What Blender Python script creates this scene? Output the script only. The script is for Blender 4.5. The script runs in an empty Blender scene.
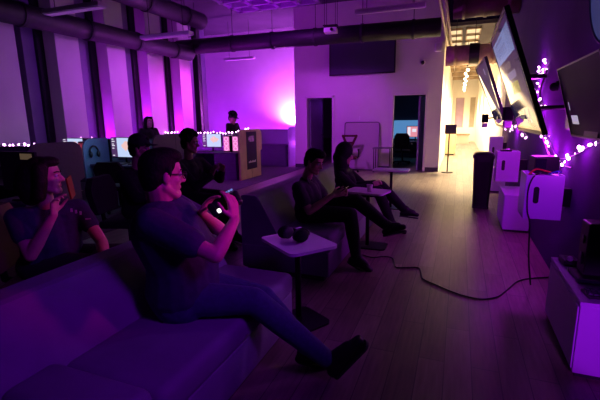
import bpy, bmesh, math, random
from mathutils import Vector as V, Matrix as M
random.seed(7)
S = bpy.context.scene
COL = S.collection
PI = math.pi

# ------------------------------------------------------------------ materials
def mat(name, col, rough=0.6, metal=0.0, emit=None, estr=0.0, noise=0.0, nscale=8.0, bump=0.0, spec=0.5, alpha=1.0, trans=0.0):
    m = bpy.data.materials.new(name); m.use_nodes = True
    nt = m.node_tree; b = nt.nodes['Principled BSDF']
    b.inputs['Base Color'].default_value = (*col, 1); b.inputs['Roughness'].default_value = rough
    b.inputs['Metallic'].default_value = metal
    b.inputs['Specular IOR Level'].default_value = spec
    if trans: b.inputs['Transmission Weight'].default_value = trans
    if emit: b.inputs['Emission Color'].default_value = (*emit, 1); b.inputs['Emission Strength'].default_value = estr
    if noise or bump:
        tc = nt.nodes.new('ShaderNodeTexCoord'); n = nt.nodes.new('ShaderNodeTexNoise')
        n.inputs['Scale'].default_value = nscale; n.inputs['Detail'].default_value = 5
        nt.links.new(tc.outputs['Object'], n.inputs['Vector'])
        if noise:
            r = nt.nodes.new('ShaderNodeValToRGB')
            r.color_ramp.elements[0].position = .3; r.color_ramp.elements[1].position = .7
            r.color_ramp.elements[0].color = (*[c*(1-noise) for c in col], 1)
            r.color_ramp.elements[1].color = (*[min(1, c*(1+noise)) for c in col], 1)
            nt.links.new(n.outputs['Fac'], r.inputs['Fac']); nt.links.new(r.outputs['Color'], b.inputs['Base Color'])
        if bump:
            bp = nt.nodes.new('ShaderNodeBump'); bp.inputs['Strength'].default_value = bump; bp.inputs['Distance'].default_value = .01
            nt.links.new(n.outputs['Fac'], bp.inputs['Height']); nt.links.new(bp.outputs['Normal'], b.inputs['Normal'])
    return m

def wood_floor():
    m = bpy.data.materials.new('plank_floor'); m.use_nodes = True
    nt = m.node_tree; b = nt.nodes['Principled BSDF']; L = nt.links.new
    tc = nt.nodes.new('ShaderNodeTexCoord'); mp = nt.nodes.new('ShaderNodeMapping')
    mp.inputs['Rotation'].default_value = (0, 0, PI/2)
    L(tc.outputs['Object'], mp.inputs['Vector'])
    br = nt.nodes.new('ShaderNodeTexBrick')
    br.inputs['Color1'].default_value = (.30, .235, .19, 1); br.inputs['Color2'].default_value = (.19, .145, .115, 1)
    br.inputs['Mortar'].default_value = (.07, .055, .05, 1)
    br.inputs['Scale'].default_value = 1; br.inputs['Mortar Size'].default_value = .003
    br.inputs['Brick Width'].default_value = 1.25; br.inputs['Row Height'].default_value = .16
    br.offset = .37
    L(mp.outputs['Vector'], br.inputs['Vector'])
    mp2 = nt.nodes.new('ShaderNodeMapping'); mp2.inputs['Scale'].default_value = (14, 1.2, 1)
    L(tc.outputs['Object'], mp2.inputs['Vector'])
    n = nt.nodes.new('ShaderNodeTexNoise'); n.inputs['Scale'].default_value = 3; n.inputs['Detail'].default_value = 6
    L(mp2.outputs['Vector'], n.inputs['Vector'])
    mx = nt.nodes.new('ShaderNodeMix'); mx.data_type = 'RGBA'; mx.blend_type = 'MULTIPLY'; mx.inputs['Factor'].default_value = .7
    L(br.outputs['Color'], mx.inputs[6])
    r = nt.nodes.new('ShaderNodeValToRGB'); r.color_ramp.elements[0].position = .3; r.color_ramp.elements[1].position = .7
    r.color_ramp.elements[0].color = (.55, .55, .55, 1); r.color_ramp.elements[1].color = (1.15, 1.15, 1.15, 1)
    L(n.outputs['Fac'], r.inputs['Fac']); L(r.outputs['Color'], mx.inputs[7])
    L(mx.outputs[2], b.inputs['Base Color'])
    b.inputs['Roughness'].default_value = .42
    bp = nt.nodes.new('ShaderNodeBump'); bp.inputs['Strength'].default_value = .12; bp.inputs['Distance'].default_value = .004
    L(n.outputs['Fac'], bp.inputs['Height']); L(bp.outputs['Normal'], b.inputs['Normal'])
    return m

MT = {}
def mk(k, *a, **kw): MT[k] = mat(k, *a, **kw)
MT['floor'] = wood_floor()
mk('carpet', (.10, .085, .11), .95, noise=.35, nscale=60, bump=.6)
mk('white_paint', (.72, .69, .70), .7, noise=.03, nscale=3, bump=.05)
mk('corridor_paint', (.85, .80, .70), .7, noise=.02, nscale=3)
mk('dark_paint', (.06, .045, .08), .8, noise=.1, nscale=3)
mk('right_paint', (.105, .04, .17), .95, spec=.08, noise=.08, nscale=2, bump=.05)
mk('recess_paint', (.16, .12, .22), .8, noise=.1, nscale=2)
mk('ceil', (.02, .016, .024), .9, noise=.2, nscale=2)
mk('baffle', (.22, .18, .24), .9, noise=.2, nscale=1.5)
mk('ceil_slab', (.07, .06, .08), .9, noise=.2, nscale=1.5)
mk('duct', (.022, .018, .026), .55, .1, noise=.2, nscale=5, bump=.1)
mk('duct_metal', (.42, .30, .19), .5, .35, noise=.3, nscale=6, bump=.2)
mk('conduit', (.45, .36, .28), .4, .4, noise=.1, nscale=10)
mk('duct_brown', (.10, .065, .04), .5, .2, noise=.3, nscale=6, bump=.2)
mk('pillar_edge', (.26, .20, .36), .8, noise=.08, nscale=3)
mk('fixture', (.75, .70, .78), .5, noise=.05, nscale=10)
mk('sofa', (.235, .22, .29), .75, noise=.10, nscale=5, bump=.25)
mk('sofa_dark', (.03, .03, .035), .6, noise=.1, nscale=8)
mk('table_top', (.80, .77, .80), .35, noise=.03, nscale=6)
mk('black_metal', (.012, .012, .014), .35, .6, noise=.1, nscale=20)
mk('black_plastic', (.012, .012, .014), .38, noise=.1, nscale=20)
mk('matte_black', (.010, .010, .012), .85, noise=.1, nscale=20, spec=.15)
mk('screen_glass', (.012, .010, .022), .08, noise=.05, nscale=3, spec=.8)
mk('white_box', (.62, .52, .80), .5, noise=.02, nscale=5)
mk('lilac_box', (.55, .50, .62), .5, noise=.03, nscale=5)
mk('dark_box', (.20, .17, .26), .6, noise=.05, nscale=5)
mk('maple', (.62, .43, .25), .5, noise=.12, nscale=4, bump=.05)
mk('maple_dark', (.30, .20, .13), .6, noise=.12, nscale=4, bump=.05)
mk('grey_panel', (.17, .15, .19), .8, noise=.06, nscale=30, bump=.1)
mk('teal_panel', (.14, .24, .33), .8, noise=.06, nscale=30, bump=.1)
mk('partition', (.30, .30, .42), .8, noise=.06, nscale=30, bump=.1)
mk('desk_dark', (.08, .07, .13), .7, noise=.1, nscale=6)
mk('screen_bezel', (.01, .01, .012), .3, noise=.05, nscale=10)
mk('skin', (.62, .37, .28), .55, noise=.06, nscale=25)
mk('skin_b', (.34, .19, .13), .55, noise=.06, nscale=25)
mk('hair', (.005, .004, .005), .7, noise=.4, nscale=60, bump=.6, spec=.15)
mk('hair_brown', (.016, .009, .009), .65, noise=.4, nscale=60, bump=.6, spec=.2)
mk('navy_cloth', (.032, .028, .080), .9, noise=.15, nscale=25, bump=.3)
mk('cap_cloth', (.03, .026, .036), .9, noise=.15, nscale=25, bump=.3)
mk('black_cloth', (.012, .011, .014), .9, noise=.15, nscale=25, bump=.3)
mk('grey_cloth', (.065, .06, .07), .9, noise=.15, nscale=25, bump=.3)
mk('denim', (.05, .052, .145), .9, noise=.15, nscale=40, bump=.3)
mk('shoe_black', (.009, .009, .011), .6, noise=.1, nscale=20)
mk('white_mark', (.85, .85, .85), .6, noise=.02, nscale=5)
mk('eye_white', (.7, .68, .68), .3, noise=.02, nscale=5)
mk('eye_dark', (.01, .01, .01), .2, noise=.02, nscale=5)
mk('lips', (.45, .17, .15), .5, noise=.05, nscale=30)
mk('red_phone', (.22, .008, .005), .35, noise=.05, nscale=10)
mk('red_fabric', (.09, .022, .022), .8, noise=.1, nscale=20, bump=.2)
mk('dark_red', (.10, .02, .03), .7, noise=.1, nscale=20)
mk('reflected_tan', (.60, .46, .28), .6, noise=.08, nscale=12, emit=(.6, .42, .22), estr=.12)  # reflected warm light put into the colour and glow
mk('paper', (.85, .83, .80), .6, noise=.02, nscale=10)
mk('mesh_board', (.52, .45, .50), .7, noise=.08, nscale=40)
mk('window_dark', (.02, .018, .03), .15, noise=.1, nscale=2)
mk('wire_red', (.6, .03, .02), .5, noise=.05, nscale=10)
mk('wire_blue', (.03, .08, .5), .5, noise=.05, nscale=10)
def glow(k, c, s, r=.5): mk(k, (.02, .02, .02), r, emit=c, estr=s, noise=.02, nscale=5)
glow('bulb_violet', (.95, .42, 1), 10)
glow('bulb_pink', (1, .45, .95), 4)
glow('bulb_dim', (1, .45, .85), 1.3)
glow('screen_blue', (.55, .66, .95), 1.0)
glow('screen_side', (.16, .06, .24), .5)
glow('screen_map', (1.0, .62, .58), .9)
glow('screen_white', (.9, .88, 1), .9)
glow('pc_pink', (.95, .22, .65), .9)
glow('pc_red', (.5, .05, .12), .5)
glow('tv_blue', (.30, .38, .72), .62, .06)
glow('tv_bg', (.05, .035, .12), .3, .06)
glow('tv_text', (.16, .15, .45), .35, .06)
glow('tv_tan', (.33, .24, .20), .7, .06)
glow('tv_lilac', (.38, .30, .52), .7, .06)
glow('tv_yellow', (.45, .38, .06), .9, .06)
glow('tv_white', (.7, .66, .85), .5, .06)
glow('blue_sign', (.07, .09, .33), .32)
glow('pad_white', (1, .95, .95), 2.2)
glow('pad_orange', (1, .45, .15), 1.2)
glow('pad_blue', (.25, .4, 1), .7)
glow('warm_lamp', (1, .80, .5), 9)
glow('warm_panel', (1, .74, .42), .95)
mk('matte_screen', (.010, .008, .014), .55, noise=.1, nscale=3, spec=.2)
glow('pc_blue', (.15, .42, .9), .55)
glow('pc_pinkwall', (1, .35, .45), .8)
glow('teal_glow', (.05, .22, .45), .5)

# ------------------------------------------------------------------ geometry helpers
def append(bm, tmp):
    me = bpy.data.meshes.new('t'); tmp.to_mesh(me); tmp.free(); bm.from_mesh(me); bpy.data.meshes.remove(me)
def box(bm, c, s, rz=0, bev=0, seg=2, rot=None):
    t = bmesh.new(); bmesh.ops.create_cube(t, size=1)
    bmesh.ops.scale(t, vec=s, verts=t.verts)
    if bev: bmesh.ops.bevel(t, geom=list(t.edges), offset=bev, segments=seg, profile=.5, affect='EDGES')
    R = rot.to_4x4() if rot is not None else M.Rotation(rz, 4, 'Z')
    bmesh.ops.transform(t, matrix=M.Translation(c) @ R, verts=t.verts)
    append(bm, t); return bm
def bx(bm, a, b, bev=0, seg=2):
    a = V(a); b = V(b); return box(bm, (a+b)/2, [abs(x) for x in (b-a)], bev=bev, seg=seg)
def frame(d):
    d = d.normalized(); a = V((0, 0, 1)) if abs(d.z) < .9 else V((1, 0, 0))
    x = a.cross(d).normalized(); return x, d.cross(x)
def loft(bm, rings, cap=True, close=True):
    vs = [[bm.verts.new(p) for p in r] for r in rings]; n = len(vs[0])
    for i in range(len(vs)-1):
        for j in range(n if close else n-1):
            k = (j+1) % n; bm.faces.new((vs[i][j], vs[i][k], vs[i+1][k], vs[i+1][j]))
    if cap: bm.faces.new(vs[0][::-1]); bm.faces.new(vs[-1])
    return bm
def cyl(bm, p0, p1, r0, r1=None, n=20):
    p0 = V(p0); p1 = V(p1); r1 = r0 if r1 is None else r1; x, y = frame(p1-p0)
    return loft(bm, [[p + (x*math.cos(2*PI*j/n)+y*math.sin(2*PI*j/n))*r for j in range(n)] for p, r in ((p0, r0), (p1, r1))])
def capsule(bm, p0, p1, r0, r1=None, n=14, k=4):
    p0 = V(p0); p1 = V(p1); r1 = r0 if r1 is None else r1
    if (p1-p0).length < 1e-5: p1 = p0+V((0, 0, 1e-4))
    d = (p1-p0).normalized(); x, y = frame(d); rings = []
    def ring(c, r): return [c + (x*math.cos(2*PI*j/n)+y*math.sin(2*PI*j/n))*r for j in range(n)]
    for i in range(k+1):
        a = -PI/2 + PI/2*(i/k)*.98 + .02; rings.append(ring(p0+d*math.sin(a)*r0, max(1e-4, math.cos(a)*r0)))
    for i in range(k+1):
        a = PI/2*(i/k)*.98; rings.append(ring(p1+d*math.sin(a)*r1, max(1e-4, math.cos(a)*r1)))
    return loft(bm, rings)
def chain(bm, pts, rs, n=14):
    for i in range(len(pts)-1): capsule(bm, pts[i], pts[i+1], rs[i], rs[i+1], n)
    return bm
def ell(bm, c, ax, seg=20):
    t = bmesh.new(); bmesh.ops.create_uvsphere(t, u_segments=seg, v_segments=seg//2+2, radius=1)
    m = M((( ax[0][0], ax[1][0], ax[2][0], c[0]), (ax[0][1], ax[1][1], ax[2][1], c[1]), (ax[0][2], ax[1][2], ax[2][2], c[2]), (0, 0, 0, 1)))
    bmesh.ops.transform(t, matrix=m, verts=t.verts); append(bm, t); return bm
def sph(bm, c, r, seg=12): return ell(bm, c, ((r, 0, 0), (0, r, 0), (0, 0, r)), seg)
def smooth_path(pts, sub=6):
    pts = [V(p) for p in pts]; out = []
    for i in range(len(pts)-1):
        a = pts[max(i-1, 0)]; b = pts[i]; c = pts[i+1]; d = pts[min(i+2, len(pts)-1)]
        for s in range(sub):
            t = s/sub
            out.append(.5*((2*b)+(c-a)*t+(2*a-5*b+4*c-d)*t*t+(3*b-a-3*c+d)*t**3))
    out.append(pts[-1]); return out
def tube(bm, pts, r, n=8):
    rings = []; ref = None
    for i, p in enumerate(pts):
        d = (pts[min(i+1, len(pts)-1)]-pts[max(i-1, 0)]).normalized()
        if ref is None: ref = frame(d)[0]
        x = (ref - d*ref.dot(d)).normalized(); ref = x; y = d.cross(x)
        rings.append([p+(x*math.cos(2*PI*j/n)+y*math.sin(2*PI*j/n))*r for j in range(n)])
    return loft(bm, rings)
def prism(bm, pts, depth_vec, fn):
    """outline pts (u,v) mapped with fn to 3D, extruded by depth_vec"""
    dv = V(depth_vec); a = [bm.verts.new(V(fn(*p))) for p in pts]; b = [bm.verts.new(V(fn(*p))+dv) for p in pts]
    n = len(pts); bm.faces.new(a); bm.faces.new(b[::-1])
    for i in range(n):
        j = (i+1) % n; bm.faces.new((a[j], a[i], b[i], b[j]))
    return bm
def rrect(x0, y0, x1, y1, r, n=5):
    out = []
    for cx, cy, a0 in ((x1-r, y1-r, 0), (x0+r, y1-r, PI/2), (x0+r, y0+r, PI), (x1-r, y0+r, 1.5*PI)):
        for i in range(n+1):
            a = a0+PI/2*i/n; out.append((cx+r*math.cos(a), cy+r*math.sin(a)))
    return out
def nb(): return bmesh.new()

# ------------------------------------------------------------------ object helpers
def obj(name, bm, m, parent=None, smooth=False, origin=None):
    bmesh.ops.recalc_face_normals(bm, faces=bm.faces)
    me = bpy.data.meshes.new(name); bm.to_mesh(me); bm.free()
    me.materials.append(MT[m] if isinstance(m, str) else m)
    if smooth:
        for p in me.polygons: p.use_smooth = True
    o = bpy.data.objects.new(name, me); COL.objects.link(o)
    if parent is not None:
        o.parent = parent
        w = M.Identity(4); q = parent
        while q is not None: w = w @ M.Identity(4); q = q.parent
        o.matrix_parent_inverse = wm(parent).inverted()
    elif origin is not None:
        me.transform(M.Translation(-V(origin))); o.location = origin
    return o
def wm(o):
    l = M.LocRotScale(o.location, o.rotation_euler, o.scale)
    return (wm(o.parent) @ o.matrix_parent_inverse @ l) if o.parent else l
def tag(o, label, cat, group=None, kind=None):
    o['label'] = label; o['category'] = cat
    if group: o['group'] = group
    if kind: o['kind'] = kind
    return o
def thing(name, label, cat, loc, group=None):
    o = bpy.data.objects.new(name, None); COL.objects.link(o); o.location = loc; o.empty_display_size = .1
    return tag(o, label, cat, group)
def struct(name, bm, m, label, smooth=False):
    o = obj(name, bm, m, smooth=smooth); o['kind'] = 'structure'; o['label'] = label; o['category'] = name.split('_')[0]; return o
def organic(name, bm, m, vox, parent=None, smoothit=3, fac=.5, origin=None):
    """joins the overlapping solids of bm into one continuous skin"""
    bmesh.ops.recalc_face_normals(bm, faces=bm.faces)
    me = bpy.data.meshes.new(name); bm.to_mesh(me); bm.free()
    t = bpy.data.objects.new('tmp', me); COL.objects.link(t)
    r = t.modifiers.new('r', 'REMESH'); r.mode = 'VOXEL'; r.voxel_size = vox; r.use_smooth_shade = True
    s = t.modifiers.new('s', 'SMOOTH'); s.iterations = smoothit; s.factor = fac
    dg = bpy.context.evaluated_depsgraph_get()
    me2 = bpy.data.meshes.new_from_object(t.evaluated_get(dg)); me2.name = name
    bpy.data.objects.remove(t); bpy.data.meshes.remove(me)
    for p in me2.polygons: p.use_smooth = True
    me2.materials.clear(); me2.materials.append(MT[m])
    o = bpy.data.objects.new(name, me2); COL.objects.link(o)
    if parent is not None: o.parent = parent; o.matrix_parent_inverse = wm(parent).inverted()
    elif origin is not None: me2.transform(M.Translation(-V(origin))); o.location = origin
    return o

# ================================================================== SETTING
struct('floor', bx(nb(), (-14, -3, -.1), (4, 32, 0)), 'floor', 'wood plank floor of the lounge')
# dark carpet under the computer desks
tag(obj('carpet', bx(nb(), (-7.98, -2, 0), (-4.6, 12.15, .008), .003), 'carpet'), 'dark carpet under the rows of computer desks', 'carpet')
b = nb(); bx(b, (-14, -3, 4.9), (4, 13, 5.0)); bx(b, (-14, 13, 4.9), (-.5, 17.5, 5.0)); bx(b, (-.7, 13, 4.1), (4, 31, 4.2))
struct('ceiling', b, 'ceil_slab', 'dark exposed ceiling slab')
# back wall with two door openings
b = nb(); Y0, Y1 = 12.2, 12.35
for x0, x1, z0, z1 in ((-4.95, -4.55, 0, 4.9), (-4.55, -3.68, 2.2, 4.9), (-3.68, -1.85, 0, 4.9), (-1.85, -.92, 2.2, 4.9), (-.92, -.5, 0, 4.9)):
    bx(b, (x0, Y0, z0), (x1, Y1, z1))
bx(b, (-4.95, Y1, 0), (-4.83, 14.7, 4.9))
struct('wall_back', b, 'white_paint', 'white back wall with two doorways')
b = nb(); bx(b, (-10.8, 14.6, 0), (-4.83, 14.75, 4.9)); bx(b, (-10.9, 11.4, 0), (-10.8, 14.7, 4.9))
struct('wall_alcove', b, 'white_paint', 'wall of the recess flooded with purple light')
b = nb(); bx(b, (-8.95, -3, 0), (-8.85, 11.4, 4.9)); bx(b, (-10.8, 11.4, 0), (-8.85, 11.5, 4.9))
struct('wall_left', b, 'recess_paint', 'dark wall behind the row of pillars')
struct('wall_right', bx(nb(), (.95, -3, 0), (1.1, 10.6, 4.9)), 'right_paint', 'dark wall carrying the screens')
b = nb(); bx(b, (.95, 10.6, 0), (1.1, 28.2, 4.1))
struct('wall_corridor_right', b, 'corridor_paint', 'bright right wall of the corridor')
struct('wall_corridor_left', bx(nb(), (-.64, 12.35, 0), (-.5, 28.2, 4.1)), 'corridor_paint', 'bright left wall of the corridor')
b = nb(); bx(b, (-.6, 28, 0), (1.1, 28.15, .9)); bx(b, (-.6, 28, 2.75), (1.1, 28.15, 4.1))
for x0, x1 in ((-.6, -.3), (.2, .55), (.85, 1.1)): bx(b, (x0, 28, .9), (x1, 28.15, 2.75))
struct('wall_corridor_end', b, 'corridor_paint', 'end wall of the corridor with two tall windows')
for i, (x0, x1) in enumerate(((-.3, .2), (.55, .85))):
    w = nb(); bx(w, (x0, 28.02, .9), (x0+.03, 28.12, 2.75)); bx(w, (x1-.03, 28.02, .9), (x1, 28.12, 2.75)); bx(w, (x0, 28.02, .9), (x1, 28.12, .94)); bx(w, (x0, 28.02, 2.71), (x1, 28.12, 2.75))
    o = struct('window_%d' % (i+1), w, 'conduit', ('wide', 'narrow')[i]+' tall window at the corridor end')
    mk('pane_%d' % i, ((.42, .28, .40), (.40, .33, .24))[i], .3, noise=.15, nscale=2)
    obj('pane', bx(nb(), (x0+.03, 28.06, .94), (x1-.03, 28.08, 2.71)), 'pane_%d' % i, o)
# rooms behind the two doors
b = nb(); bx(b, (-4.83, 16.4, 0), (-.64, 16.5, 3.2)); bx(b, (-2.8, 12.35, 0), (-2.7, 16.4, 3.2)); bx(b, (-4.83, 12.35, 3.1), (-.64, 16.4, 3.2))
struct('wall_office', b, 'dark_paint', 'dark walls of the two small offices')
# door frames and leaves
for i, (x0, x1) in enumerate(((-4.55, -3.68), (-1.85, -.92))):
    w = nb()
    bx(w, (x0-.05, 12.165, 0), (x0+.02, 12.36, 2.25), .006); bx(w, (x1-.02, 12.165, 0), (x1+.05, 12.36, 2.25), .006); bx(w, (x0-.05, 12.165, 2.19), (x1+.05, 12.36, 2.255), .006)
    struct('trim_%d' % (i+1), w, 'white_paint', ('left', 'right')[i]+' door frame in the back wall')
b = nb(); box(b, (-1.05, 12.83, 1.085), (.045, .88, 2.15), rz=-.16, bev=.004)
d2 = struct('door_2', b, 'partition', 'open office door swung inwards in the right doorway')
obj('door_window', box(nb(), (-1.075, 12.84, 1.72), (.02, .22, .42), rz=-.16), 'window_dark', d2)
b = nb(); cyl(b, (-1.13, 13.12, 1.02), (-1.03, 13.14, 1.02), .012); cyl(b, (-1.13, 13.12, 1.02), (-1.115, 13.02, 1.02), .010)
obj('door_handle', b, 'conduit', d2)
b = nb(); box(b, (-4.44, 12.82, 1.085), (.045, .88, 2.15), rz=-.12, bev=.004)
d1 = struct('door_1', b, 'dark_box', 'open office door swung inwards in the left doorway')
b = nb(); cyl(b, (-4.42, 13.16, 1.02), (-4.32, 13.16, 1.02), .012); cyl(b, (-4.33, 13.16, 1.02), (-4.33, 13.05, 1.02), .010)
obj('door_handle', b, 'black_metal', d1)
# baseboards
for n, x0, x1 in (('baseboard_left', -4.95, -4.6), ('baseboard_back', -3.63, -1.9), ('baseboard_right', -.87, -.5)):
    struct(n, bx(nb(), (x0, 12.17, 0), (x1, 12.2, .12), .004), 'dark_paint', 'dark baseboard along the back wall')
# pillars
PIL = [(-8.35, 4.55, 5.57), (-8.35, 6.40, 6.98), (-8.35, 7.76, 8.34), (-8.35, 9.12, 9.74), (-8.35, 10.48, 11.02)]
for i, (xb, y0, y1) in enumerate(PIL):
    struct('trim_%d' % (i+3), bx(nb(), (xb, y0, 0), (-8, y1, 4.9), .01), 'white_paint', 'wide white pillar, number %d counted from the left edge' % (i+1))
# narrow black strip painting the shade of the gap, and violet mullion, in front of the wall beside each pillar
for i, y in enumerate((6.40, 7.76, 9.12, 10.48)):
    struct('trim_%d' % (i+8), bx(nb(), (-8.70, y-.14, 0), (-8.36, y+.02, 4.9), .004), 'black_plastic', 'black strip painting the shaded gap beside pillar number %d' % (i+2))
    struct('trim_%d' % (i+13), bx(nb(), (-8.72, y-.40, 0), (-8.44, y-.14, 4.9), .006), 'pillar_edge', 'violet mullion left of pillar number %d' % (i+2))
struct('trim_12', bx(nb(), (-8.2, 11.42, 0), (-8.0, 11.56, 4.9), .006), 'black_plastic', 'black post right of the last pillar')
struct('trim_17', bx(nb(), (-8.2, 11.60, 0), (-8.0, 11.86, 4.9), .006), 'pillar_edge', 'violet post at the left end of the recess')
# dark office window band in first gap
w = nb(); bx(w, (-8.85, 5.6, 1.3), (-8.82, 6.0, 3.1)); struct('window_3', w, 'window_dark', 'dark window left of the second pillar')

# ================================================================== CEILING SERVICES
def duct(name, label, p0, p1, r, m, bands=4, hang=4.9):
    t = thing(name, label, 'duct', V(p0)); b = nb(); cyl(b, p0, p1, r, n=28); obj('duct_pipe', b, m, t, True)
    d = V(p1)-V(p0)
    for k in range(bands):
        c = V(p0)+d*((k+.5)/bands); u = d.normalized()*.03
        bb = nb(); cyl(bb, c-u, c+u, r+.018, n=28); obj('joint_band', bb, m, t, False)
        if hang: obj('hanger_rod', cyl(nb(), c+V((0, 0, r)), V((c.x, c.y, hang)), .008, n=6), 'black_metal', t)
    return t
duct('air_duct', 'long dark duct running in front of the pillar tops', (-7.45, -1, 3.46), (-7.45, 10.26, 3.46), .20, 'duct', 8)
duct('air_duct', 'long dark duct crossing above the back wall screen', (-8.0, 10.5, 3.70), (-.54, 10.5, 3.62), .21, 'duct', 6)
duct('air_duct', 'upper dark duct running beside the left pillars near the ceiling', (-6.95, 0, 4.28), (-6.95, 10.2, 4.28), .22, 'duct', 7)
duct('air_duct', 'dark duct overhead running towards the corridor', (.1, 1.5, 4.17), (.1, 8.6, 4.17), .34, 'duct', 6)
duct('air_duct', 'dark brown round duct nearest in front of the corridor mouth', (-.25, 9.2, 3.74), (.93, 9.2, 3.74), .25, 'duct_brown', 3)
cd = duct('air_duct', 'warm lit round duct beyond a black collar in the corridor', (-.44, 11.8, 3.13), (.93, 11.8, 3.13), .25, 'duct_metal', 3)
b = nb(); cyl(b, (.12, 11.8, 3.13), (.36, 11.8, 3.13), .285, n=28)
obj('black_collar', b, 'black_plastic', cd)
# conduits along the corridor edge
for k, (x, z, r) in enumerate(((-.455, 3.58, .034), (-.38, 3.68, .026), (-.33, 3.50, .018), (-.40, 3.86, .028))):
    b = nb(); cyl(b, (x, 4.2, z), (x, 17+k, z), r, n=12)
    tag(obj('conduit_pipe', b, 'conduit', smooth=True), ('thick conduit pipe at the corridor corner', 'slim conduit pipe above the corner pipe', 'thinnest conduit pipe at the corridor corner', 'highest conduit pipe beside the ceiling')[k], 'pipe')
# joists and open grid overhead
for k, y in enumerate((3.4, 4.9, 6.4, 7.9)):
    b = nb(); bx(b, (-8, y-.05, 4.55), (.9, y+.05, 4.62)); bx(b, (-8, y-.012, 4.62), (.9, y+.012, 4.85)); bx(b, (-8, y-.05, 4.84), (.9, y+.05, 4.9))
    tag(obj('ceiling_beam', b, 'ceil'), 'dark steel ceiling beam, %s across the room' % ('nearest', 'second', 'third', 'farthest')[k], 'beam')
# hung open cell ceiling baffles with purple light on them
gt = thing('ceiling_grid', 'hanging open grid of baffles near the purple lit recess', 'ceiling grid', (-4.4, 9.2, 4.3))
for y in (8.1, 8.55, 9.0, 9.45, 9.9): obj('long_baffle', bx(nb(), (-5.6, y-.05, 4.3), (-3.3, y+.05, 4.42)), 'baffle', gt)
for x in (-5.5, -4.95, -4.4, -3.85, -3.35): obj('cross_baffle', bx(nb(), (x-.05, 8.0, 4.3), (x+.05, 10.0, 4.42)), 'baffle', gt)
for x, y in ((-5.5, 8.1), (-3.35, 8.1), (-5.5, 9.9), (-3.35, 9.9)): obj('hanger_wire', cyl(nb(), (x, y, 4.4), (x, y, 4.9), .006, n=6), 'black_metal', gt)
# hanging linear light fixtures (switched off)
def linear(label, x0, x1, y, z, w=.09):
    t = thing('linear_light', label, 'light fixture', ((x0+x1)/2, y, z), 'hanging linear light fixtures')
    obj('housing', bx(nb(), (x0, y-w, z), (x1, y+w, z+.07), .01), 'fixture', t)
    obj('lens', bx(nb(), (x0+.02, y-w*.8, z-.012), (x1-.02, y+w*.8, z), .004), 'paper', t)
    for x in (x0+.2, x1-.2): obj('hanger_wire', cyl(nb(), (x, y, z+.07), (x, y, 4.9), .006, n=6), 'black_metal', t)
linear('switched-off linear light nearest the left edge', -6.48, -5.25, 5.1, 3.3)
linear('switched-off linear light hanging in front of the second to third pillars', -6.56, -5.28, 7.38, 3.3)
linear('switched-off linear light high above the projection screen', -1.78, -.62, 7.2, 3.30, .04)
linear('small linear light against the purple lit recess wall', -7.9, -6.7, 12.9, 3.62, .06)
# ceiling mounted projector
t = thing('projector', 'silver projector hanging by wires in front of the dark duct', 'projector', (-2.92, 9.5, 3.5))
obj('body', box(nb(), (-2.92, 9.5, 3.56), (.30, .24, .11), .15, .015), 'fixture', t)
b = nb(); cyl(b, (-2.86, 9.38, 3.56), (-2.86, 9.33, 3.56), .035); obj('projector_lens', b, 'screen_glass', t, True)
for x, y in ((-3.05, 9.42), (-2.79, 9.42), (-3.05, 9.58), (-2.79, 9.58)): obj('hanger_wire', cyl(nb(), (x, y, 3.6), (x, y, 4.9), .006, n=6), 'black_metal', t)
obj('mount_plate', box(nb(), (-2.92, 9.5, 3.66), (.34, .26, .02), .15, .004), 'black_metal', t)
# projection screen
t = thing('projection_screen', 'dark wide screen panel hanging high on the white wall', 'screen', (-2.79, 12.12, 2.83))
mk('screen_cloth', (.045, .035, .085), .7, noise=.03, nscale=3)
obj('screen_panel', bx(nb(), (-3.74, 12.12, 2.86), (-1.84, 12.15, 3.82)), 'screen_cloth', t)
b = nb(); bx(b, (-3.77, 12.10, 2.82), (-1.81, 12.17, 2.86), .008); bx(b, (-3.77, 12.10, 3.82), (-1.81, 12.2, 3.9), .008); bx(b, (-3.77, 12.11, 2.83), (-3.74, 12.19, 3.85)); bx(b, (-1.84, 12.11, 2.83), (-1.81, 12.19, 3.85))
obj('screen_frame', b, 'black_metal', t)
# dome camera on the wall
t = thing('dome_camera', 'small dome security camera on the white wall by the corridor', 'security camera', (-1.06, 12.2, 3.05))
b = nb(); cyl(b, (-1.06, 12.2, 3.06), (-1.06, 12.14, 3.06), .07); obj('base', b, 'fixture', t, True)
obj('dome', sph(nb(), (-1.06, 12.13, 3.05), .055, 16), 'screen_glass', t, True)
t = thing('wall_speaker', 'small grey box speaker at the top of the wall beside the corridor', 'speaker', (-.62, 12.1, 3.45))
obj('cabinet', box(nb(), (-.66, 12.08, 3.42), (.16, .16, .22), .3, .01), 'fixture', t); obj('bracket', bx(nb(), (-.67, 12.14, 3.40), (-.63, 12.2, 3.44)), 'black_metal', t)
# wall light switch mark on the white wall
tag(obj('wall_thermostat', bx(nb(), (-2.85, 12.18, 1.50), (-2.82, 12.2, 1.62), .004), 'white_mark'), 'thin white wall plate above the leaning board', 'wall plate')

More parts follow.
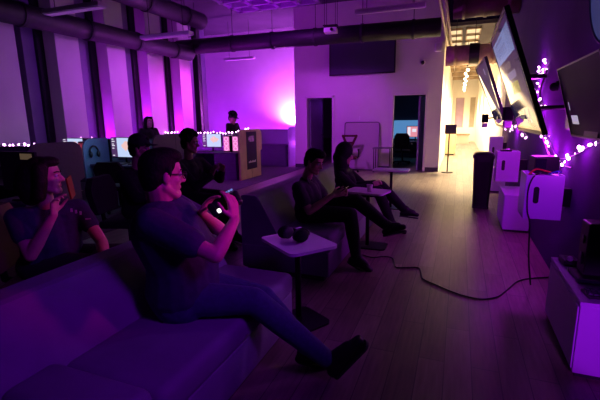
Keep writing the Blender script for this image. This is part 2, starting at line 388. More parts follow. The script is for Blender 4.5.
# ================================================================== CORRIDOR CONTENTS
for k, y in enumerate((13.5, 14.5, 15.6)):
    for j, x in enumerate((-.28, .22)):
        t = thing('ceiling_light_panel', 'warm lit ceiling light panel, %s row on the %s of the corridor' % (('nearest', 'middle', 'farthest')[k], ('left', 'right')[j]), 'ceiling light', (x, y, 4.3), 'warm ceiling light panels')
        obj('diffuser', bx(nb(), (x-.17, y-.36, 4.03), (x+.17, y+.36, 4.05)), 'warm_panel', t)
        b = nb()
        for a, c, d, e in ((-.20, -.39, -.17, .39), (.17, -.39, .20, .39), (-.20, -.39, .20, -.36), (-.20, .36, .20, .39)): bx(b, (x+a, y+c, 4.0), (x+d, y+e, 4.06))
        obj('frame', b, 'duct_metal', t)
        for q in (-1, 1): obj('hanger_wire', cyl(nb(), (x+q*.185, y, 4.06), (x+q*.185, y, 4.1), .008, n=6), 'black_metal', t)
tr = thing('track_light', 'ceiling track of small warm lamps running down the corridor', 'light', (.12, 19, 3.0))
obj('rail', bx(nb(), (.10, 14.2, 3.12), (.14, 26, 3.16)), 'black_metal', tr)
for k in range(11):
    y = 14.4+k*1.1
    obj('lamp', sph(nb(), (.12+.03*(-1)**k, y, 3.02), .045, 12), 'warm_lamp', tr, True)
    obj('stem', cyl(nb(), (.12, y, 3.06), (.12, y, 3.12), .01, n=8), 'black_metal', tr)
for y in (15, 20, 25): obj('hanger_wire', cyl(nb(), (.12, y, 3.15), (.12, y, 4.1), .008, n=6), 'black_metal', tr)
for k, y in enumerate((14.2, 15.4, 16.8, 18.4, 20.2, 22.2, 24.4)):
    b = nb(); bx(b, (-.5, y-.1, 3.55), (.95, y+.1, 3.72), .01)
    tag(obj('corridor_beam', b, 'duct_metal'), 'brown beam crossing the corridor ceiling, number %d from the mouth' % (k+1), 'beam')
t = thing('corridor_cabinet', 'pale cabinet against the left wall of the corridor', 'cabinet', (-.3, 18, 0))
obj('carcass', bx(nb(), (-.495, 17.8, .05), (-.12, 19.4, 1.0), .01), 'maple', t); obj('worktop', bx(nb(), (-.495, 17.76, 1.0), (-.1, 19.44, 1.05), .006), 'paper', t)
obj('plinth', bx(nb(), (-.495, 17.84, 0), (-.16, 19.36, .05)), 'black_plastic', t)
for k in range(3): obj('door', bx(nb(), (-.115, 17.84+k*.52, .1), (-.1, 18.33+k*.52, .96), .004), 'maple', t)
t = thing('corridor_counter', 'low counter across the far end of the corridor', 'counter', (.1, 26, 0))
obj('worktop', bx(nb(), (-.45, 25.6, .50), (.6, 26.2, .58), .008), 'duct_metal', t); obj('front_panel', bx(nb(), (-.4, 25.7, 0), (.55, 26.1, .50)), 'corridor_paint', t)
t = thing('sanitizer_stand', 'thin black pole stand with a square dispenser head at the corridor mouth', 'stand', (-.25, 12.1, 0))
b = nb(); cyl(b, (-.25, 12.1, 0), (-.25, 12.1, .025), .16, .15, n=28); obj('base', b, 'black_metal', t)
obj('pole', cyl(nb(), (-.25, 12.1, .02), (-.25, 12.1, 1.1), .018, n=12), 'black_metal', t, True)
obj('dispenser', box(nb(), (-.22, 12.06, 1.22), (.30, .06, .26), .1, .01), 'black_plastic', t)
# ================================================================== SOFAS
def sofa(label, y0, y1, near_arm, xf=-1.08, xb=-2.02, zb=.84):
    t = thing('lounge_sofa', label, 'sofa', ((xf+xb)/2, (y0+y1)/2, 0))
    ys = y0+(.26 if near_arm else 0)
    b = nb(); bx(b, (xb+.05, y0+.03, .0), (xf-.06, y1-.03, .05)); obj('plinth', b, 'sofa_dark', t)
    b = nb(); bx(b, (xb+.02, y0+(.01 if near_arm else 0), .05), (xf, y1, .30), .015); obj('base', b, 'sofa', t, True)
    n = 2 if y1-ys > 1.2 else 1
    b = nb(); bx(b, (-1.66, ys+.005, .29), (xf+.015, y1-.0, .455), .05, 4); obj('seat_cushion', b, 'sofa', t, True)
    # sloping backrest, thicker at the seat
    b = nb(); prof = [(-1.60, .40), (-1.64, .47), (-1.80, zb-.05), (-1.83, zb-.012), (-1.86, zb), (xb+.03, zb), (xb+.008, zb-.012), (xb, zb-.04), (xb, .06), (-1.62, .06)]
    yb = y0-.16 if near_arm else ys
    prism(b, prof, (0, y1-yb-.02, 0), lambda u, v: (u, yb+.01, v)); obj('backrest', b, 'sofa', t)
    if near_arm:
        b = nb(); bx(b, (-1.66, y0, .05), (xf, y0+.26, .50), .05, 4); obj('armrest', b, 'sofa', t, True)
    return t
sofa('violet grey sofa nearest the camera where the man with glasses sits', 0.86, 2.56, True, zb=.775)
sofa('grey upholstered bench where the man in the collared shirt sits', 3.46, 5.10, False, zb=.81)
sofa('farther bench end behind the cup table with the hooded person', 5.16, 6.70, False, zb=.81)

# ================================================================== TABLES
def side_table(label, c, z, sx, sy, rz, group=None, base=(0, 0), brz=0):
    t = thing('side_table', label, 'table', (c[0], c[1], 0))
    R = M.Rotation(rz, 3, 'Z')
    b = nb(); pts = rrect(-sx/2, -sy/2, sx/2, sy/2, .05)
    prism(b, pts, (0, 0, .022), lambda u, v: V((c[0], c[1], z-.022))+R@V((u, v, 0)))
    obj('table_top', b, 'table_top', t)
    bc = (c[0]+base[0], c[1]+base[1])
    obj('pole', cyl(nb(), (bc[0], bc[1], .01), (bc[0], bc[1], z-.02), .024, n=16), 'black_metal', t, True)
    b = nb(); prism(b, rrect(-.11, -.15, .24, .15, .06), (0, 0, .014), lambda u, v: V((bc[0], bc[1], 0))+M.Rotation(brz, 3, 'Z')@V((u, v, 0)))
    obj('base_plate', b, 'black_metal', t)
    b = nb(); box(b, (bc[0], bc[1], z-.03), (.16, .16, .014), rz, .003); obj('top_bracket', b, 'black_metal', t)
    return t
side_table('rounded white side table with the headset in front of the sofa', (-1.07, 2.66), .66, .50, .40, -.66, base=(-.035, .075), brz=-.55)
side_table('side table carrying the paper cup between the two seated people', (-1.0, 4.78), .685, .50, .36, -.20, base=(.02, -.05))
side_table('empty side table farthest along the bench, catching warm light', (-1.05, 7.0), .68, .60, .38, -.02)
# paper cup
t = thing('paper_cup', 'white paper cup standing on the middle side table', 'cup', (-.95, 4.72, .685))
b = nb(); c = V((-.955, 4.70, .685)); rings = []
for z, r in ((0, .027), (.085, .037), (.085, .034), (.01, .025)): rings.append([c+V((r*math.cos(a*PI/12), r*math.sin(a*PI/12), z)) for a in range(24)])
loft(b, rings); obj('cup_wall', b, 'paper', t, True)
b = nb(); x0 = [c+V(((.0365)*math.cos(a*PI/12), .0365*math.sin(a*PI/12), .085)) for a in range(25)]; tube(b, x0, .0028, 6); obj('rolled_rim', b, 'paper', t, True)
# headset on the near table
def headset(label, c, rz, m='matte_black', flat=True, s=1.0):
    t = thing('headset', label, 'headset', c); c = V(c); R = M.Rotation(rz, 3, 'Z')
    W = lambda x, y, z: c+(R@V((x, y, z)) if flat else R@V((x, 0, y)) + V((0, 0, z*0)) + R@V((0, z, 0)))*s
    b = nb(); pts = [W(.070*math.cos(a), .02+.075*math.sin(a), .035) for a in [PI*i/16 for i in range(17)]]
    tube(b, pts, .013*s, 10); obj('headband', b, m, t, True)
    for q in (-1, 1):
        b = nb(); u = (W(1, 0, 0)-W(0, 0, 0)); v = (W(0, 1, 0)-W(0, 0, 0)); w = (W(0, 0, 1)-W(0, 0, 0))
        ell(b, W(q*.064, .0, .037), (u*.036, v*.050, w*.037), 18); e = obj('ear_cup', b, m, t, True)
        b = nb(); ell(b, W(q*.036, .0, .037), (u*.016, v*.042, w*.034), 18); obj('cushion', b, 'sofa_dark', e, True)
    return t
hs = headset('black headset lying on the near side table', (-1.11, 2.66, .662), -.35, s=1.3)
b = nb(); box(b, (-1.065, 2.655, .762), (.02, .055, .006), -.35, .002); obj('white_logo_strip', b, 'white_mark', hs)

# ================================================================== COMPUTER DESK ROWS
def monitor(label, x, y, z=.73, w=.60, h=.35, on=True, face=-1, layout=0, group=None):
    t = thing('computer_monitor', label, 'monitor', (x, y, z), group); f = face
    b = nb(); cyl(b, (x, y, z), (x, y, z+.015), .12, n=28); cyl(b, (x, y+.03, z+.01), (x, y+.03, z+.2), .02); obj('stand', b, 'screen_bezel', t, True)
    zc = z+.12+h/2
    obj('bezel', bx(nb(), (x-w/2-.012, y-.015, zc-h/2-.02), (x+w/2+.012, y+.02, zc+h/2+.012), .006), 'screen_bezel', t)
    ys = y-.017
    P2 = lambda b, u0, v0, u1, v1, d: bx(b, (x-w/2+w*u0, ys-d, zc+h/2-h*v1), (x-w/2+w*u1, ys, zc+h/2-h*v0))
    if on:
        s = obj('screen', P2(nb(), 0, 0, 1, 1, .001), 'screen_blue', t)
        obj('side_list', P2(nb(), 0, .0, .24, 1, .002), 'screen_side', s)
        for v in (.04, .16, .30, .38, .52, .90): obj('list_entry', P2(nb(), .03, v, .08+.10*random.random()+.03, v+.05, .003), 'screen_white', s)
        b = nb(); pts = [(.42, .36), (.50, .30), (.57, .18), (.66, .16), (.74, .28), (.86, .34), (.90, .44), (.82, .52), (.76, .62), (.66, .60), (.60, .70), (.53, .60), (.44, .48)]
        b.faces.new([b.verts.new((x-w/2+w*u, ys-.003, zc+h/2-h*v)) for u, v in pts]); obj('map_shape', b, 'screen_map', s)
    else: obj('screen', P2(nb(), 0, 0, 1, 1, .001), 'screen_glass', t)
    return t
def keyboard(label, x, y, z=.73, rz=0):
    t = thing('keyboard', label, 'keyboard', (x, y, z)); R = M.Rotation(rz, 3, 'Z')
    obj('case', box(nb(), (x, y, z+.010), (.44, .13, .02), rz, .004), 'black_plastic', t)
    b = nb()
    for i in range(14):
        for j in range(4): box(b, V((x, y, z+.022))+R@V((-.195+i*.03, -.045+j*.03, 0)), (.025, .025, .008), rz)
    obj('keys', b, 'desk_dark', t)
def mouse(label, x, y, z=.73):
    t = thing('computer_mouse', label, 'mouse', (x, y, z)); b = nb(); ell(b, (x, y, z+.012), ((.032, 0, 0), (0, .055, 0), (0, 0, .024))); obj('shell', b, 'black_plastic', t, True)
    obj('wheel', cyl(nb(), (x-.004, y-.025, z+.032), (x+.004, y-.025, z+.032), .009), 'sofa_dark', t)
def tower(label, x, y, z, m, open_=True):
    t = thing('computer_tower', label, 'computer', (x, y, z))
    obj('case', bx(nb(), (x-.10, y-.14, z), (x+.10, y+.20, z+.43), .008), 'black_plastic', t)
    p = obj('glowing_front', bx(nb(), (x-.085, y-.145, z+.03), (x+.085, y-.139, z+.40), .003), m, t)
    for k in range(3):
        b = nb(); cc = V((x, y-.148, z+.09+k*.125)); tube(b, [cc+V((.05*math.cos(a*PI/10), 0, .05*math.sin(a*PI/10))) for a in range(21)], .006, 6); obj('fan_ring', b, 'bulb_dim' if m == 'pc_pink' else 'dark_red', p, True)
    return t
def desk(label, x0, x1, y0, y1, z=.73, pedestal=None):
    t = thing('computer_desk', label, 'desk', ((x0+x1)/2, (y0+y1)/2, 0))
    obj('desktop', bx(nb(), (x0, y0, z-.03), (x1, y1, z), .004), 'desk_dark', t)
    for x in (x0+.03, x1-.03): obj('side_leg', bx(nb(), (x-.02, y0+.03, .008), (x+.02, y1-.02, z-.03), .003), 'desk_dark', t)
    obj('modesty_panel', bx(nb(), (x0+.05, y1-.05, .25), (x1-.05, y1-.03, z-.03)), 'desk_dark', t)
    if pedestal:
        p = obj('pedestal', bx(nb(), (pedestal[0], y0+.02, .008), (pedestal[1], y1-.06, z-.035), .004), 'desk_dark', t)
        for k in range(3):
            dr = bx(nb(), (pedestal[0]+.01, y0+.005, .05+k*.215), (pedestal[1]-.01, y0+.022, .25+k*.215), .003)
            obj('drawer', dr, 'desk_dark', p)
    return t
def end_panel(label, x, yc, m, hw=.63, z=1.30, poster=False, half=None):
    """shoulder shaped panel closing a desk row, standing across its end"""
    t = thing('desk_end_panel', label, 'panel', (x, yc, 0))
    lo, hi = (-hw, hw) if half is None else half
    pts = []; r = .16
    pts += [(lo, 0.0), (lo, z-r)] if half is None else [(lo+.10, .0), (lo+.10, .72), (lo, .78), (lo, z-r)]
    for i in range(1, 8): a = PI-PI/2*i/8; pts.append((lo+r+r*math.cos(a), z-r+r*math.sin(a)))
    pts += [(lo+r, z), (hi-r, z)]
    for i in range(1, 8): a = PI/2-PI/2*i/8; pts.append((hi-r+r*math.cos(a), z-r+r*math.sin(a)))
    pts += [(hi, z-r), (hi, .74), (hi-.09, .70), (hi-.09, .0)]
    b = nb(); prism(b, pts, (.04, 0, 0), lambda u, v: (x-.02, yc+u, v)); obj('panel_board', b, m, t)
    if half is None: obj('seam', bx(nb(), (x+.018, yc-.004, .0), (x+.022, yc+.004, z-.02)), 'dark_paint', t)
    if poster:
        p = obj('poster', bx(nb(), (x+.02, yc-.26, .25), (x+.026, yc+.30, 1.24)), 'black_plastic', t)
        b = nb()
        for (u0, u1, v0, v1) in ((-.12, .16, .98, 1.13), (-.16, -.05, 1.02, 1.10)): bx(b, (x+.026, yc+u0, v0), (x+.028, yc+u1, v1))
        mk('poster_art', (.25, .06, .30), .5, noise=.9, nscale=14, emit=(.4, .1, .45), estr=.15); obj('poster_picture', b, 'poster_art', p)
        b = nb()
        for i in range(9): bx(b, (x+.026, yc-.17+i*.045, .42), (x+.028, yc-.17+i*.045+.03, .455+.012*(i % 3)))
        obj('poster_lettering', b, 'white_mark', p)
    return t
def partition(label, x0, x1, y, z=1.2):
    t = thing('desk_partition', label, 'partition', ((x0+x1)/2, y, 0))
    obj('fabric_panel', bx(nb(), (x0, y-.03, .05), (x1, y+.03, z-.03), .004), 'partition', t)
    obj('top_rail', bx(nb(), (x0, y-.04, z-.03), (x1, y+.04, z), .004), 'grey_panel', t)
    n = int((x1-x0)/1.2)+1
    for k in range(n+1):
        x = x0+(x1-x0)*k/n; obj('foot', bx(nb(), (x-.05, y-.036, .008), (x+.05, y+.036, .05), .004), 'black_metal', t)
    return t
# row farthest but one (poster row)
partition('desk partition of the poster row carrying the string lights', -8.3, -5.24, 9.6)
end_panel('maple desk end panel with a tall black poster', -5.2, 9.6, 'maple', poster=True)
desk('dark computer desk beside the poster panel', -6.70, -5.24, 8.95, 9.56, pedestal=(-5.95, -5.28))
desk('dark computer desk of the poster row nearest the pillars', -8.25, -6.74, 8.95, 9.56)
monitor('lit monitor on the poster row, behind the curly haired man', -6.22, 9.32, w=.58, h=.34)
tower('pink glowing computer beside the poster panel', -5.66, 9.28, .73, 'pc_pink')
tower('pink glowing computer next to the tan desk end panel', -5.40, 9.30, .73, 'pc_pink')
keyboard('keyboard in front of the poster row monitor', -6.3, 9.07)
desk('dark computer desk on the far side of the poster row', -8.25, -5.24, 9.64, 10.25)
# middle row
partition('desk partition of the middle row under the dark haired far girl', -8.3, -5.24, 6.5)
end_panel('grey end panel of the middle desk row behind the capped man', -5.2, 6.5, 'grey_panel')
desk('dark computer desk of the middle row under the bigger lit monitor', -6.78, -5.24, 5.85, 6.46)
desk('dark computer desk of the middle row nearest the pillars', -8.25, -6.84, 5.85, 6.46)
monitor('largest lit monitor on the middle desk row', -6.27, 6.26, w=.62, h=.38)
monitor('lit monitor partly hidden at the left of the middle row', -7.66, 6.26, w=.58, h=.36)
tower('dark red glowing computer beside the headset divider', -7.22, 6.22, .73, 'pc_red')
keyboard('keyboard below the largest lit monitor', -6.25, 6.0)
mouse('mouse right of the keyboard on the middle row', -5.9, 6.0)
b = nb(); prism(b, [(-.36, 0)]+[(-.36, 1.0)]+[(-.36+.2-.2*math.cos(a), 1.02+.2*math.sin(a)) for a in [PI/2*i/6 for i in range(7)]]+[(.22, 1.22), (.28, 1.18), (.28, 0)], (.03, 0, 0), lambda u, v: (-6.84, 6.12+u, v+.008))
t = thing('desk_divider', 'teal lit rounded divider with a headset hung on it', 'divider', (-6.82, 6.12, 0)); obj('divider_board', b, 'teal_panel', t)
obj('edge_strip', bx(nb(), (-6.85, 6.38, .0), (-6.80, 6.42, 1.2)), 'black_metal', t)
t = thing('headset', 'black headset hanging on the teal divider', 'headset', (-6.78, 5.98, .9))
b = nb(); tube(b, [V((-6.775, 5.98+.10*math.cos(a), .96+.12*math.sin(a))) for a in [PI*i/14 for i in range(15)]], .017, 8); obj('headband', b, 'black_plastic', t, True)
for q in (-1, 1):
    b = nb(); ell(b, (-6.765, 5.98+q*.09, .92), ((.035, 0, 0), (0, .035, 0), (0, 0, .065))); obj('ear_cup', b, 'black_plastic', t, True)
desk('dark computer desk on the far side of the middle row', -8.25, -5.24, 6.54, 7.0)
# nearest row at left
partition('desk partition at the left edge carrying the nearest string lights', -8.3, -5.24, 4.2)
end_panel('plain grey rounded desk end panel behind the woman', -5.2, 4.0, 'grey_panel', z=1.28, half=(-.46, .36))
desk('dark computer desk at the left edge behind the woman', -7.2, -5.24, 3.50, 4.16)
monitor('dark switched-off monitor behind the woman', -4.98, 3.28, z=.62, w=.62, h=.46, on=False)
b = nb(); bx(b, (-5.3, 3.08, .008), (-4.66, 3.48, .62), .01); 
t = thing('media_cart', 'dark cart holding the switched-off monitor', 'cart', (-4.98, 3.28, 0)); obj('cabinet', b, 'desk_dark', t)
for q in (-1, 1): obj('door', bx(nb(), (-4.98+min(q*.3, q*.005), 3.07, .05), (-4.98+max(q*.3, q*.005), 3.082, .58), .003), 'desk_dark', t)
tag(obj('tan_reflection', bx(nb(), (-4.90, 3.255, 1.12), (-4.70, 3.26, 1.19)), 'reflected_tan'), 'tan card of warm light painted on the switched-off monitor', 'reflection')  # warm reflection on the dark screen, painted as a glowing tan patch
# row at the far wall
partition('low desk partition of the farthest row before the recess', -7.6, -5.24, 12.75, 1.22)
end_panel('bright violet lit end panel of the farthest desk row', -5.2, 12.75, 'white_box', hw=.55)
desk('dark desk of the farthest row before the recess', -7.4, -5.24, 12.1, 12.7, pedestal=(-7.3, -5.28))
tag(obj('uplight_can', cyl(nb(), (-6.0, 14.25, .0), (-6.0, 14.25, .22), .09, n=24), 'black_metal', smooth=False), 'black uplight can on the floor of the recess', 'uplight')
t = thing('web_camera', 'small black camera on top of the farthest end panel', 'camera', (-5.2, 12.95, 1.3)); obj('body', box(nb(), (-5.2, 12.95, 1.36), (.09, .09, .09), 0, .01), 'black_plastic', t); obj('foot', box(nb(), (-5.2, 12.95, 1.308), (.05, .05, .018), 0), 'black_plastic', t)

# ================================================================== CHAIRS
def office_chair(label, x, y, rz, m, zs=.47, zback=1.05, yback=False, arms=True):
    t = thing('office_chair', label, 'chair', (x, y, 0)); R = M.Rotation(rz, 3, 'Z')
    W = lambda a, b_, c: V((x, y, 0))+R@V((a, b_, c))
    b = nb()
    for k in range(5):
        a = 2*PI*k/5+.3; capsule(b, W(0, 0, .10), W(.28*math.cos(a), .28*math.sin(a), .075), .026, .018, 8, 2)
    obj('star_base', b, 'black_plastic', t, True)
    for k in range(5):
        a = 2*PI*k/5+.3; obj('caster', cyl(nb(), W(.28*math.cos(a)-.012, .28*math.sin(a), .038), W(.28*math.cos(a)+.012, .28*math.sin(a), .038), .03, n=14), 'black_plastic', t, True)
    obj('gas_lift', cyl(nb(), W(0, 0, .1), W(0, 0, zs-.06), .028), 'black_metal', t, True)
    obj('seat', box(nb(), W(0, 0, zs-.03), (.48, .48, .08), rz, .03, 3), m, t, True)
    b = nb()
    if yback:
        chain(b, [W(-.22, 0, zs-.05), W(-.27, 0, zs+.2)], [.03, .025]); 
        for q in (-1, 1): chain(b, [W(-.27, 0, zs+.18), W(-.28, q*.10, zs+.36), W(-.29, q*.20, zs+.58)], [.03, .04, .035])
        capsule(b, W(-.29, -.2, zs+.58), W(-.29, .2, zs+.58), .03); capsule(b, W(-.28, -.1, zs+.38), W(-.28, .1, zs+.38), .03)
        obj('backrest', b, m, t, True)
    else:
        pts = [(-.21, zs+.08), (-.25, zs+.3), (-.24, zback-.1), (-.17, zback), (.17, zback), (.24, zback-.1), (.25, zs+.3), (.21, zs+.08)]
        prism(b, pts, R@V((-.07, 0, 0)), lambda u, v: W(-.22-.12*(v-zs), u, v)); obj('backrest', b, m, t)
        b = nb(); chain(b, [W(-.15, 0, zs-.06), W(-.30, 0, zs-.02), W(-.33, 0, zs+.2)], [.025, .025, .022]); obj('back_bracket', b, 'black_metal', t, True)
    if arms:
        for q in (-1, 1):
            b = nb(); chain(b, [W(-.05, q*.24, zs-.04), W(-.05, q*.29, zs), W(-.05, q*.29, zs+.19)], [.018, .018, .018]); capsule(b, W(-.17, q*.29, zs+.2), W(.12, q*.29, zs+.2), .025); obj('armrest', b, 'black_plastic', t, True)
    return t
office_chair('red brown task chair with a Y shaped back by the white wall', -2.95, 11.35, -PI/2+.15, 'red_fabric', yback=True)
office_chair('dark red chair the woman with the phone sits on', -2.72, 1.90, .55, 'dark_red', arms=False, zback=.98)
office_chair('dark chair the curly haired man sits on', -3.22, 4.02, .3, 'black_cloth', zs=.52, arms=False)
office_chair('dark chair the capped man sits on', -3.45, 3.42, .3, 'black_cloth', arms=False, zback=.95)
office_chair('empty dark chair pulled up to the middle desk row', -5.45, 5.25, 1.9, 'black_cloth', zback=.90)
# leaning mesh board and little table by the wall
t = thing('leaning_board', 'pale mesh board leaning on the white wall behind the red chair', 'board', (-2.72, 12.05, 0))
b = nb(); prism(b, rrect(-.53, 0, .53, 1.42, .06), (0, .025, 0), lambda u, v: (-2.74+u, 12.02+v*.08, v+.012)); obj('board_sheet', b, 'mesh_board', t)
b = nb(); pts = [V((-2.74+u, 12.015+v*.08, v+.012)) for u, v in rrect(-.53, 0, .53, 1.42, .06)]; tube(b, pts+[pts[0]], .014, 8); obj('board_frame', b, 'grey_panel', t, True)
t = thing('small_wall_table', 'small thin legged table standing by the white wall', 'table', (-2.04, 11.78, 0))
obj('table_top', box(nb(), (-2.04, 11.78, .70), (.54, .38, .03), 0, .006), 'grey_panel', t)
for sx in (-1, 1):
    for sy in (-1, 1): obj('leg', cyl(nb(), (-2.04+sx*.23, 11.78+sy*.15, 0), (-2.04+sx*.23, 11.78+sy*.15, .69), .014, n=10), 'black_metal', t, True)
# contents of the offices behind the doors
desk('desk inside the right office lit blue by a monitor', -2.5, -1.2, 14.6, 15.3)
t = thing('office_monitor', 'monitor showing a pink and white picture in the right office', 'monitor', (-1.45, 15.0, .73))
b = nb(); cyl(b, (-1.45, 15, .73), (-1.45, 15, .745), .1); cyl(b, (-1.45, 15.02, .74), (-1.45, 15.02, .95), .02); obj('stand', b, 'black_plastic', t)
obj('bezel', bx(nb(), (-1.76, 14.98, .86), (-1.14, 15.01, 1.26), .005), 'screen_bezel', t); s = obj('screen', bx(nb(), (-1.74, 14.975, .88), (-1.16, 14.98, 1.24)), 'pc_pinkwall', t)
b = nb(); bx(b, (-1.72, 14.97, .92), (-1.62, 14.976, 1.22)); bx(b, (-1.56, 14.97, 1.05), (-1.42, 14.976, 1.16)); bx(b, (-1.36, 14.97, .95), (-1.24, 14.976, 1.04)); obj('bright_tiles', b, 'screen_white', s)
tag(obj('blue_wall_panel', bx(nb(), (-2.69, 16.34, .75), (-.66, 16.4, 1.45), .004), 'pc_blue'), 'blue glowing wall panel inside the right office', 'wall panel')
office_chair('dark office chair inside the right office', -1.75, 14.0, PI/2, 'black_cloth')
office_chair('dark office chair inside the left office', -3.75, 14.0, PI/2+.4, 'black_cloth', zs=.5, zback=1.25)
tag(obj('dark_cabinet', bx(nb(), (-3.2, 15.2, 0), (-2.85, 16.2, 2.1), .01), 'black_plastic'), 'tall dark cabinet inside the left office', 'cabinet')

# ================================================================== SCREENS ON THE RIGHT WALL
def television(label, A, B, C, D, content, m='screen_glass', wall=True):
    """A near top, B far top, C far bottom, D near bottom corners of the glass"""
    A, B, C, D = map(V, (A, B, C, D)); t = thing('wall_television', label, 'television', (A+B+C+D)/4)
    n = (A-B).cross(C-B).normalized()
    if n.x > 0: n = -n
    S_ = lambda u, v, d=0: (B+(A-B)*u)*(1-v)+(C+(D-C)*u)*v+n*d
    def slab(b, u0, v0, u1, v1, d0, d1):
        a = [b.verts.new(S_(u, v, d0)) for u, v in ((u0, v0), (u1, v0), (u1, v1), (u0, v1))]; c = [b.verts.new(S_(u, v, d1)) for u, v in ((u0, v0), (u1, v0), (u1, v1), (u0, v1))]
        b.faces.new(a); b.faces.new(c[::-1])
        for i in range(4): j = (i+1) % 4; b.faces.new((a[i], a[j], c[j], c[i]))
        return b
    obj('casing', slab(nb(), -.012, -.02, 1.012, 1.03, -.032, -.001), 'black_plastic', t)
    s = obj('screen', slab(nb(), 0, 0, 1, 1, -.001, .001), m, t)
    for nm, mm, rects in content:
        b = nb()
        for r_ in rects: slab(b, r_[0], r_[1], r_[2], r_[3], .001, .003)
        obj(nm, b, mm, s)
    b = nb()
    for u in (-.012, 1.0): slab(b, u, -.02, u+.012, 1.03, -.001, .006)
    slab(b, 0, -.02, 1, 0, -.001, .006); slab(b, 0, 1, 1, 1.03, -.001, .006); obj('bezel', b, 'screen_bezel', t)
    c = S_(.5, .8, -.032); b = nb(); w = V((.95, c.y, c.z))
    chain(b, [c, (c+w)/2+V((0, .05, 0)), w+V((-.01, 0, 0))], [.02, .02, .02], 10)
    bx(b, (.925, c.y-.15, c.z-.2), (.95, c.y+.15, c.z+.2), .004); box(b, c, (.03, .3, .2)); obj('wall_mount', b, 'black_metal', t)
    return t
TV2 = television('large screen showing a light blue panel hanging on the right wall', (.27, 3.6, 2.345), (.27, 5.1, 2.345), (.60, 5.02, 1.43), (.60, 3.62, 1.43), [
    ('picture_area', 'tv_bg', [(.02, .02, .97, .97)]),
    ('headline_panel', 'tv_blue', [(.03, .07, .94, .30)]),
    ('headline_lettering', 'tv_text', [(.09+i*.082, .16, .09+i*.082+.055, .25) for i in range(9)] + [(.2, .10, .6, .125)]),
    ('tan_strip', 'tv_tan', [(.32, .335, .62, .40)]), ('lilac_strip', 'tv_lilac', [(.34, .43, .74, .50)]), ('yellow_block', 'tv_yellow', [(.38, .53, .72, .64)]),
    ('white_strokes', 'tv_white', [(.60, .80, .66, .93), (.74, .80, .80, .93)])])
TV1 = television('screen farther along the right wall with pale reflections painted on', (.27, 6.3, 2.335), (.20, 7.5, 2.32), (.56, 7.42, 1.43), (.60, 6.28, 1.41), [
    ('picture_area', 'tv_bg', [(.03, .03, .97, .97)]), ('painted_reflections', 'tv_white', [(.62, .10, .70, .42), (.5, .5, .56, .72), (.30, .56, .36, .80)])])  # white reflections on the glass, painted as glowing streaks
TV3 = television('dark screen at the right edge with a small lit label', (.66, 2.62, 1.88), (.66, 3.6, 1.88), (.80, 3.62, 1.41), (.80, 2.6, 1.41), [
    ('lit_label', 'tv_white', [(.11+i*.034, .70, .11+i*.034+.024, .83) for i in range(5)]), ('corner_mark', 'tv_lilac', [(.10, .5, .115, .62)])], 'matte_screen')
# adapters hung under the screens
for nm, c, lab in (('media_player', (.52, 5.35, 1.58), 'small black media player with a white plug behind the large screen'), ('media_player', (.42, 8.0, 1.52), 'small black media player with a white plug behind the farther screen')):
    t = thing(nm, lab, 'media player', c); c = V(c)
    obj('case', box(nb(), c, (.10, .12, .15), .1, .01), 'matte_black', t); obj('white_plug', box(nb(), c+V((0, -.02, -.12)), (.09, .06, .08), .2, .012), 'white_mark', t)
    b = nb(); chain(b, [c+V((.04, 0, 0)), V((.95, c.y, c.z+.05))], [.014, .014], 8); obj('arm', b, 'black_metal', t, True)

# round blue sign at the top right
t = thing('blue_disc_sign', 'round edged blue sign at the upper right corner', 'sign', (.92, 3.45, 2.67))
b = nb(); cyl(b, (.948, 3.45, 2.67), (.91, 3.45, 2.67), .635, n=48); obj('disc', b, 'blue_sign', t)
b = nb(); tube(b, [V((.91, 3.45+.635*math.cos(a*PI/24), 2.67+.635*math.sin(a*PI/24))) for a in range(49)], .012, 8); obj('rim', b, 'desk_dark', t, True)

# ================================================================== BOXES ON THE RIGHT SIDE
def wall_box(label, x0, x1, y0, y1, z0, z1):
    t = thing('console_box', label, 'box', ((x0+x1)/2, (y0+y1)/2, z0))
    w = .012; b = nb()
    bx(b, (x0, y0+w, z0), (x0+w, y1, z1)); bx(b, (x1-w, y0+w, z0), (x1, y1, z1)); bx(b, (x0, y0+w, z0), (x1, y1, z0+w)); bx(b, (x0, y0+w, z1-.03), (x1, y1, z1-.03+w)); bx(b, (x0, y1-w, z0), (x1, y1, z1))
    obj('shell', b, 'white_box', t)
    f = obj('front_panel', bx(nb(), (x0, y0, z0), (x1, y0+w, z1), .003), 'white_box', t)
    xm = x0+(x1-x0)*.30; zm = (z0+z1)/2+.02
    b = nb(); prism(b, rrect(xm-.022, zm-.075, xm+.022, zm+.075, .02), (0, .004, 0), lambda u, v: (u, y0-.002, v)); obj('handle_slot', b, 'black_plastic', f)
    b = nb(); bx(b, (x1, y0+.06, z1-.28), (.95, y0+.14, z1-.12), .006); obj('wall_bracket', b, 'black_metal', t)
    return t
wall_box('nearest white console box with a handle slot on the wall', .58, .875, 4.0, 4.34, .645, 1.04)
wall_box('farther white console box with a handle slot on the wall', .54, .84, 6.5, 6.84, .61, 1.05)
def low_cabinet(label, x0, x1, y0, y1, z, m='white_box'):
    t = thing('low_cabinet', label, 'cabinet', ((x0+x1)/2, (y0+y1)/2, 0))
    obj('carcass', bx(nb(), (x0, y0, .03), (x1, y1, z-.025), .005), m, t); obj('top_board', bx(nb(), (x0-.006, y0-.006, z-.025), (x1, y1, z), .004), m, t)
    obj('plinth', bx(nb(), (x0+.02, y0+.02, 0), (x1, y1-.02, .03)), 'sofa_dark', t)
    obj('front_door', bx(nb(), (x0-.008, y0+.02, .05), (x0, y1-.02, z-.04), .002), m, t)
    return t
low_cabinet('white low cabinet at the right edge by the camera', .72, .948, 2.6, 3.42, .49)
low_cabinet('middle low cabinet standing below the farther console box', .63, .948, 5.95, 6.75, .51)
low_cabinet('farthest low cabinet beside the trash can', .60, .948, 9.1, 9.9, .52)
